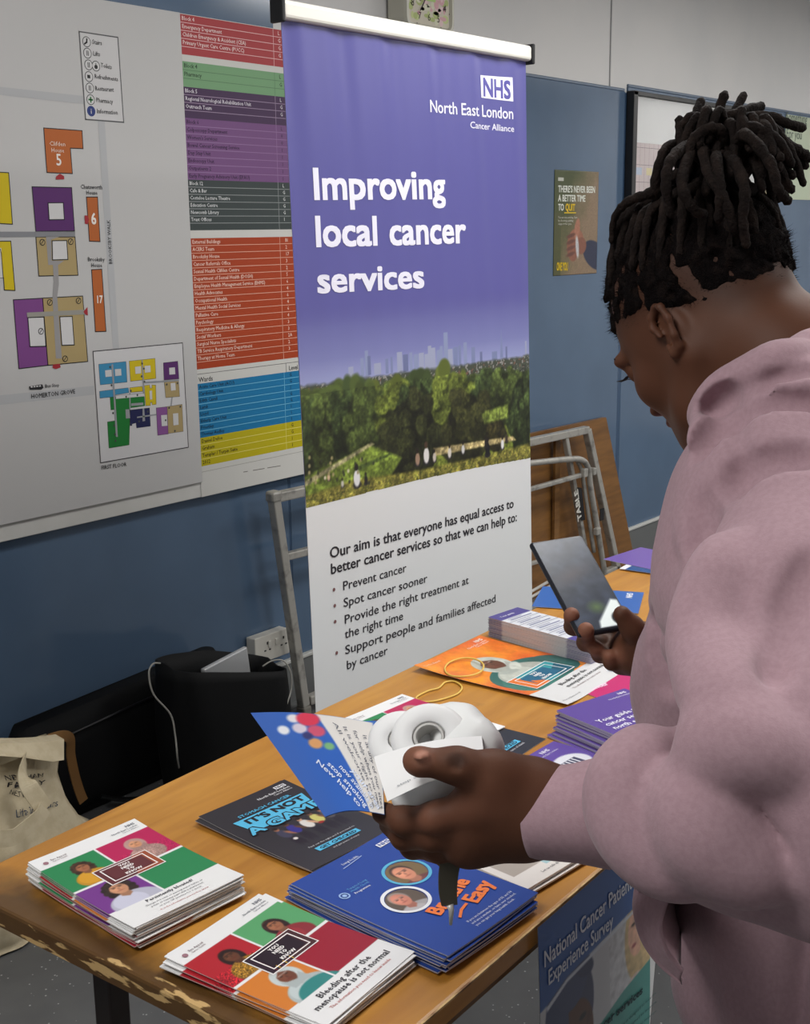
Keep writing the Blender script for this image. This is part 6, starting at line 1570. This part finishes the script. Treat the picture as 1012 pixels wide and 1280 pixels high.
# ------------------------------------------------------------------ phone
pb_ = at(757, 791, 1.412); wdir = CAMR @ nrm(V(.066, -.009, .022)); ldir0 = CAMR @ nrm(V(-.046, -.102, .095)); ldir = nrm(ldir0-wdir*(ldir0 @ wdir)); nd = nrm(np.cross(wdir, ldir))
if nd @ ray(720, 740) > 0: nd = -nd
t = thing('phone', 'dark smartphone with a glossy screen held in the right hand', 'phone', tuple(pb_))
Mp = np.stack([wdir, ldir, nd], 1); pc_ = pb_+ldir*.0735
if np.linalg.det(Mp) < 0: Mp = np.stack([-wdir, ldir, nd], 1)
child(MB().box(pc_, (.070, .147, .0078), Mp, bev=.0036, seg=3).build('body', mat('dark_phone_case', (34, 36, 44), .3, .2)), t)
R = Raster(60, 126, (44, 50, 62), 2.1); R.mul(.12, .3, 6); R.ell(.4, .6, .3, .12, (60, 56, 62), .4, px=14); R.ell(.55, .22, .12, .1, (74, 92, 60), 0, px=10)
R.poly([(.42, .0), (1, .0), (1, .26), (.88, .28), (.46, .07)], (206, 214, 212), px=3); R.ell(.92, .07, .2, .17, (14, 14, 18), px=2)  # pale patch and dark disc: reflections painted in as glowing screen colour
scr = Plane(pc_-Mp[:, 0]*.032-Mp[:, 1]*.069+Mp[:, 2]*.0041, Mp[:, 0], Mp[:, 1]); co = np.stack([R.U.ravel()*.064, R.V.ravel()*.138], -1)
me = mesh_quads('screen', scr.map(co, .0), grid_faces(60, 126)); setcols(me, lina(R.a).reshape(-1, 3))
child(link('screen', me, mat('phone_screen_painted_reflection', attr=True, rough=.22, spec=.3, emis=.45)), t)

# ------------------------------------------------------------------ things in the left hand
# folded blue leaflet
qa, qb, qc, qd_ = at(313, 891, 1.16), at(474, 895, 1.08), at(480, 1018, .965), at(406, 1021, .985)
qb = at(475, 905, 1.05)
R = Raster(130, 130, (52, 96, 178), 1.0)
R.poly([(.55, 1.0), (.95, 1.0), (1.02, 0), (.80, 0)], (214, 210, 206), px=2)
for u, v, c, s in ((.20, .80, (226, 226, 232), .06), (.35, .93, (220, 214, 218), .06), (.36, .82, (206, 196, 210), .07), (.47, .93, (206, 60, 84), .10), (.50, .80, (196, 84, 110), .08), (.44, .66, (206, 150, 100), .07), (.56, .64, (120, 170, 120), .05), (.40, .74, (60, 60, 110), .05)): R.ell(u, v, s, s*.75, c, .4, px=3)
def quadmap(q, curl=0.0):
    n_ = nrm(np.cross(q[1]-q[0], q[3]-q[0]));
    class S2:
        def map(s, uv, lift):
            uv = np.asarray(uv, float); u, v = uv[:, :1], uv[:, 1:2]
            p = (1-u)*(1-v)*q[3]+u*(1-v)*q[2]+u*v*q[1]+(1-u)*v*q[0]
            m = n_ if n_ @ (np.array([0, 0, EYE])-q[0]) > 0 else -n_
            return p+m*(np.reshape(np.asarray(lift, float), (-1, 1))+curl*np.sin(u*PI))
    return S2()
S2 = quadmap([qa, qb, qc, qd_], .006); uv = np.stack([R.U.ravel(), R.V.ravel()], -1); n_ = len(uv)
me = mesh_quads('leaflet', np.concatenate([S2.map(uv, 0), S2.map(uv, -.0008)]), np.concatenate([grid_faces(130, 130), grid_faces(130, 130, n_)[:, ::-1]])); setcols(me, np.concatenate([lina(R.a).reshape(-1, 3), np.tile(lin((60, 92, 160)), (n_, 1))]))
o = link('leaflet', me, M_gloss, smooth=True); tag(o, 'folded blue and white leaflet held out in the left hand', 'leaflet')
P = Print(S2, eps=.0002, base=.0004)
for i, s_ in enumerate(('New help to', 'stop smoking', 'now available in', 'your area')): P.text(s_, (.34+.13*i*.9, .46-.02*i), (.66+.11*i*.8, .03), .055, (206, 214, 232), 1, .02)
for i, s_ in enumerate(('All welcome here', 'It is your right to ask', 'for help when you need', 'it at any of our sites')): P.text(s_, (.66+.07*i, .92-.03*i), (.86+.035*i, .05), .030, (110, 112, 122), 1, .0)
P.build('lettering', M_print, o)
R2 = Raster(50, 60, (56, 100, 176), 1.2); q2a = [at(428, 903, 1.09), at(468, 897, 1.07), at(492, 946, 1.02), at(470, 952, 1.02)]
S3 = quadmap(q2a, .002); uv = np.stack([R2.U.ravel(), R2.V.ravel()], -1); n_ = len(uv); me = mesh_quads('inner_page', np.concatenate([S3.map(uv, -.004), S3.map(uv, -.0046)]), np.concatenate([grid_faces(50, 60), grid_faces(50, 60, n_)[:, ::-1]])); setcols(me, np.tile(lin((64, 108, 180)), (2*n_, 1)))
pg = link('inner_page', me, M_gloss); pg.parent = o
# roll of white labels with a loose end
M_lab = mat('white_label_paper', (226, 226, 226), .55)
t = thing('label_roll', 'white roll of paper labels with an oval core, gripped by the left thumb', 'label roll', tuple(at(545, 930, 1.0)))
def roll(c, ax, up, ro, ri_, w, sq=1.0, nm='roll', m=M_lab):
    ax = nrm(ax); up = nrm(np.array(up)-ax*(ax @ np.array(up))); sd = np.cross(ax, up); rings = []
    prof = [(-w/2, ri_), (-w/2+.001, ri_+.001), (-w/2, ro-.004), (-w/2+.003, ro), (w/2-.003, ro), (w/2, ro-.004), (w/2, ri_+.001), (w/2-.001, ri_)]
    for z, r in prof: rings.append([c+ax*z+up*math.cos(a)*r*sq+sd*math.sin(a)*r for a in np.linspace(0, 2*PI, 48, endpoint=False)])
    rings.append(rings[0]); return child(MB().loft(rings, cap0=False, cap1=False).build(nm, m, smooth=True), t)
axr = ray(560, 930)*-1+V(-.10, .1, .55)
M_core = mat('cardboard_core', (200, 198, 194), .7)
for (x, y, d, ro, ri_) in ((536, 921, .995, .031, .0135), (500, 924, 1.02, .027, .0100)):
    roll(at(x, y, d)-nrm(axr)*.014, axr, (0, 0, 1), ro, ri_, .030, .95, 'roll')
    roll(at(x, y, d)-nrm(axr)*.0145, axr, (0, 0, 1), ri_+.0002, ri_-.0018, .029, .95, 'core_tube', M_core)
Bk = SDF(); Bk.chain([at(520, 905, 1.05), at(572, 912, 1.03), at(592, 935, 1.005), at(590, 962, .99)], [.012, .018, .020, .014], k=.02)
Bk.chain([at(560, 965, 1.0), at(545, 990, .98), at(510, 995, .98)], [.020, .019, .013], k=.02); Bk.chain([at(565, 995, .975), at(530, 1002, .975)], [.010, .012], k=.01)
v2, q2 = Bk.mesh('crumpled_backing', .0026, disp=lambda Pq: .003*fbm(Pq, 40, 3, 2)); child(link('crumpled_backing', mesh_quads('c', v2, q2), mat('glassine_backing', (226, 227, 226), .5), smooth=True), t)
sl = [at(467, 946, .965), at(602, 920, .985), at(606, 958, .952), at(484, 1002, .926)]
S4 = quadmap(sl, .005); U, Vv = np.meshgrid(np.linspace(0, 1, 24), np.linspace(0, 1, 12)); uv = np.stack([U.ravel(), Vv.ravel()], -1); n_ = len(uv)
child(link('label_strip', mesh_quads('label_strip', np.concatenate([S4.map(uv, 0), S4.map(uv, -.0005)]), np.concatenate([grid_faces(24, 12), grid_faces(24, 12, n_)[:, ::-1]])), M_lab, smooth=True), t)
P = Print(S4, eps=.0002, base=.0003); P.text('stop smoking', (.12, .18), (.55, .22), .05, (150, 152, 158), 1, 0); child(P.build('lettering', M_print), t)
# lanyard hanging under the hand
t = thing('lanyard', 'dark olive ribbon lanyard hanging below the left hand', 'lanyard', tuple(at(563, 1110, .97)))
lp_ = catmull([at(566, 1066, .972), at(561, 1092, .972), at(560, 1115, .973), at(562, 1132, .975)], 5); mb = MB(); rg = []
for i, p in enumerate(lp_):
    w = .0085*(1-.3*i/len(lp_)); x = CAMR @ V(1, 0, .3); rg.append([p-x*w, p+x*w, p+x*w+V(.001, .0015, 0), p-x*w+V(.001, .0015, 0)])
child(mb.loft(rg).build('ribbon', mat('olive_ribbon', (70, 66, 54), .7)), t)
child(MB().tube([at(562, 1131, .975), at(564, 1138, .975), at(563, 1156, .976)], [.003, .0022, .0012], 8).build('metal_clip', M_alu, smooth=True), t)

# ------------------------------------------------------------------ sub-parts: second level of the hierarchy
def base(n): return n.split('.')[0]
SUB = {'map_print': 'map_sheet', 'directory_print': 'backing_board', 'headline_word': 'graphic_panel', 'health_service_logo': 'graphic_panel', 'aim_text': 'graphic_panel', 'bullet_list': 'graphic_panel',
       'printed_photo': 'graphic_panel', 'end_cap': 'top_rail', 'socket_holes': 'face_plate', 'rocker_switch': 'face_plate', 'dial': 'case', 'pinned_papers': 'back_board', 'bag_print': 'body', 'zip': 'body',
       'hair_loc': 'scalp_hair', 'hair_tie': 'scalp_hair', 'hair_fuzz': 'scalp_hair', 'cuff': 'hoodie', 'front_pocket': 'hoodie', 'screen': 'body', 'edge_lipping': 'tabletop'}
for o in list(C.objects):
    p = o.parent
    if p is None or p.type != 'EMPTY' or base(o.name) not in SUB: continue
    if p.name.startswith('folding_table'):
        q = [c for c in p.children if base(c.name) == SUB[base(o.name)]]
        if q: o.parent = q[0]
        continue
    q = [c for c in p.children if base(c.name) == SUB[base(o.name)]]
    if q: o.parent = q[0]; o.matrix_parent_inverse = Matrix()
eyes = [c for c in person.children if base(c.name) == 'eye']
for nm in ('iris', 'eyelashes'):
    for e, o in zip(eyes, [c for c in person.children if base(c.name) == nm]): o.parent = e; o.matrix_parent_inverse = Matrix()
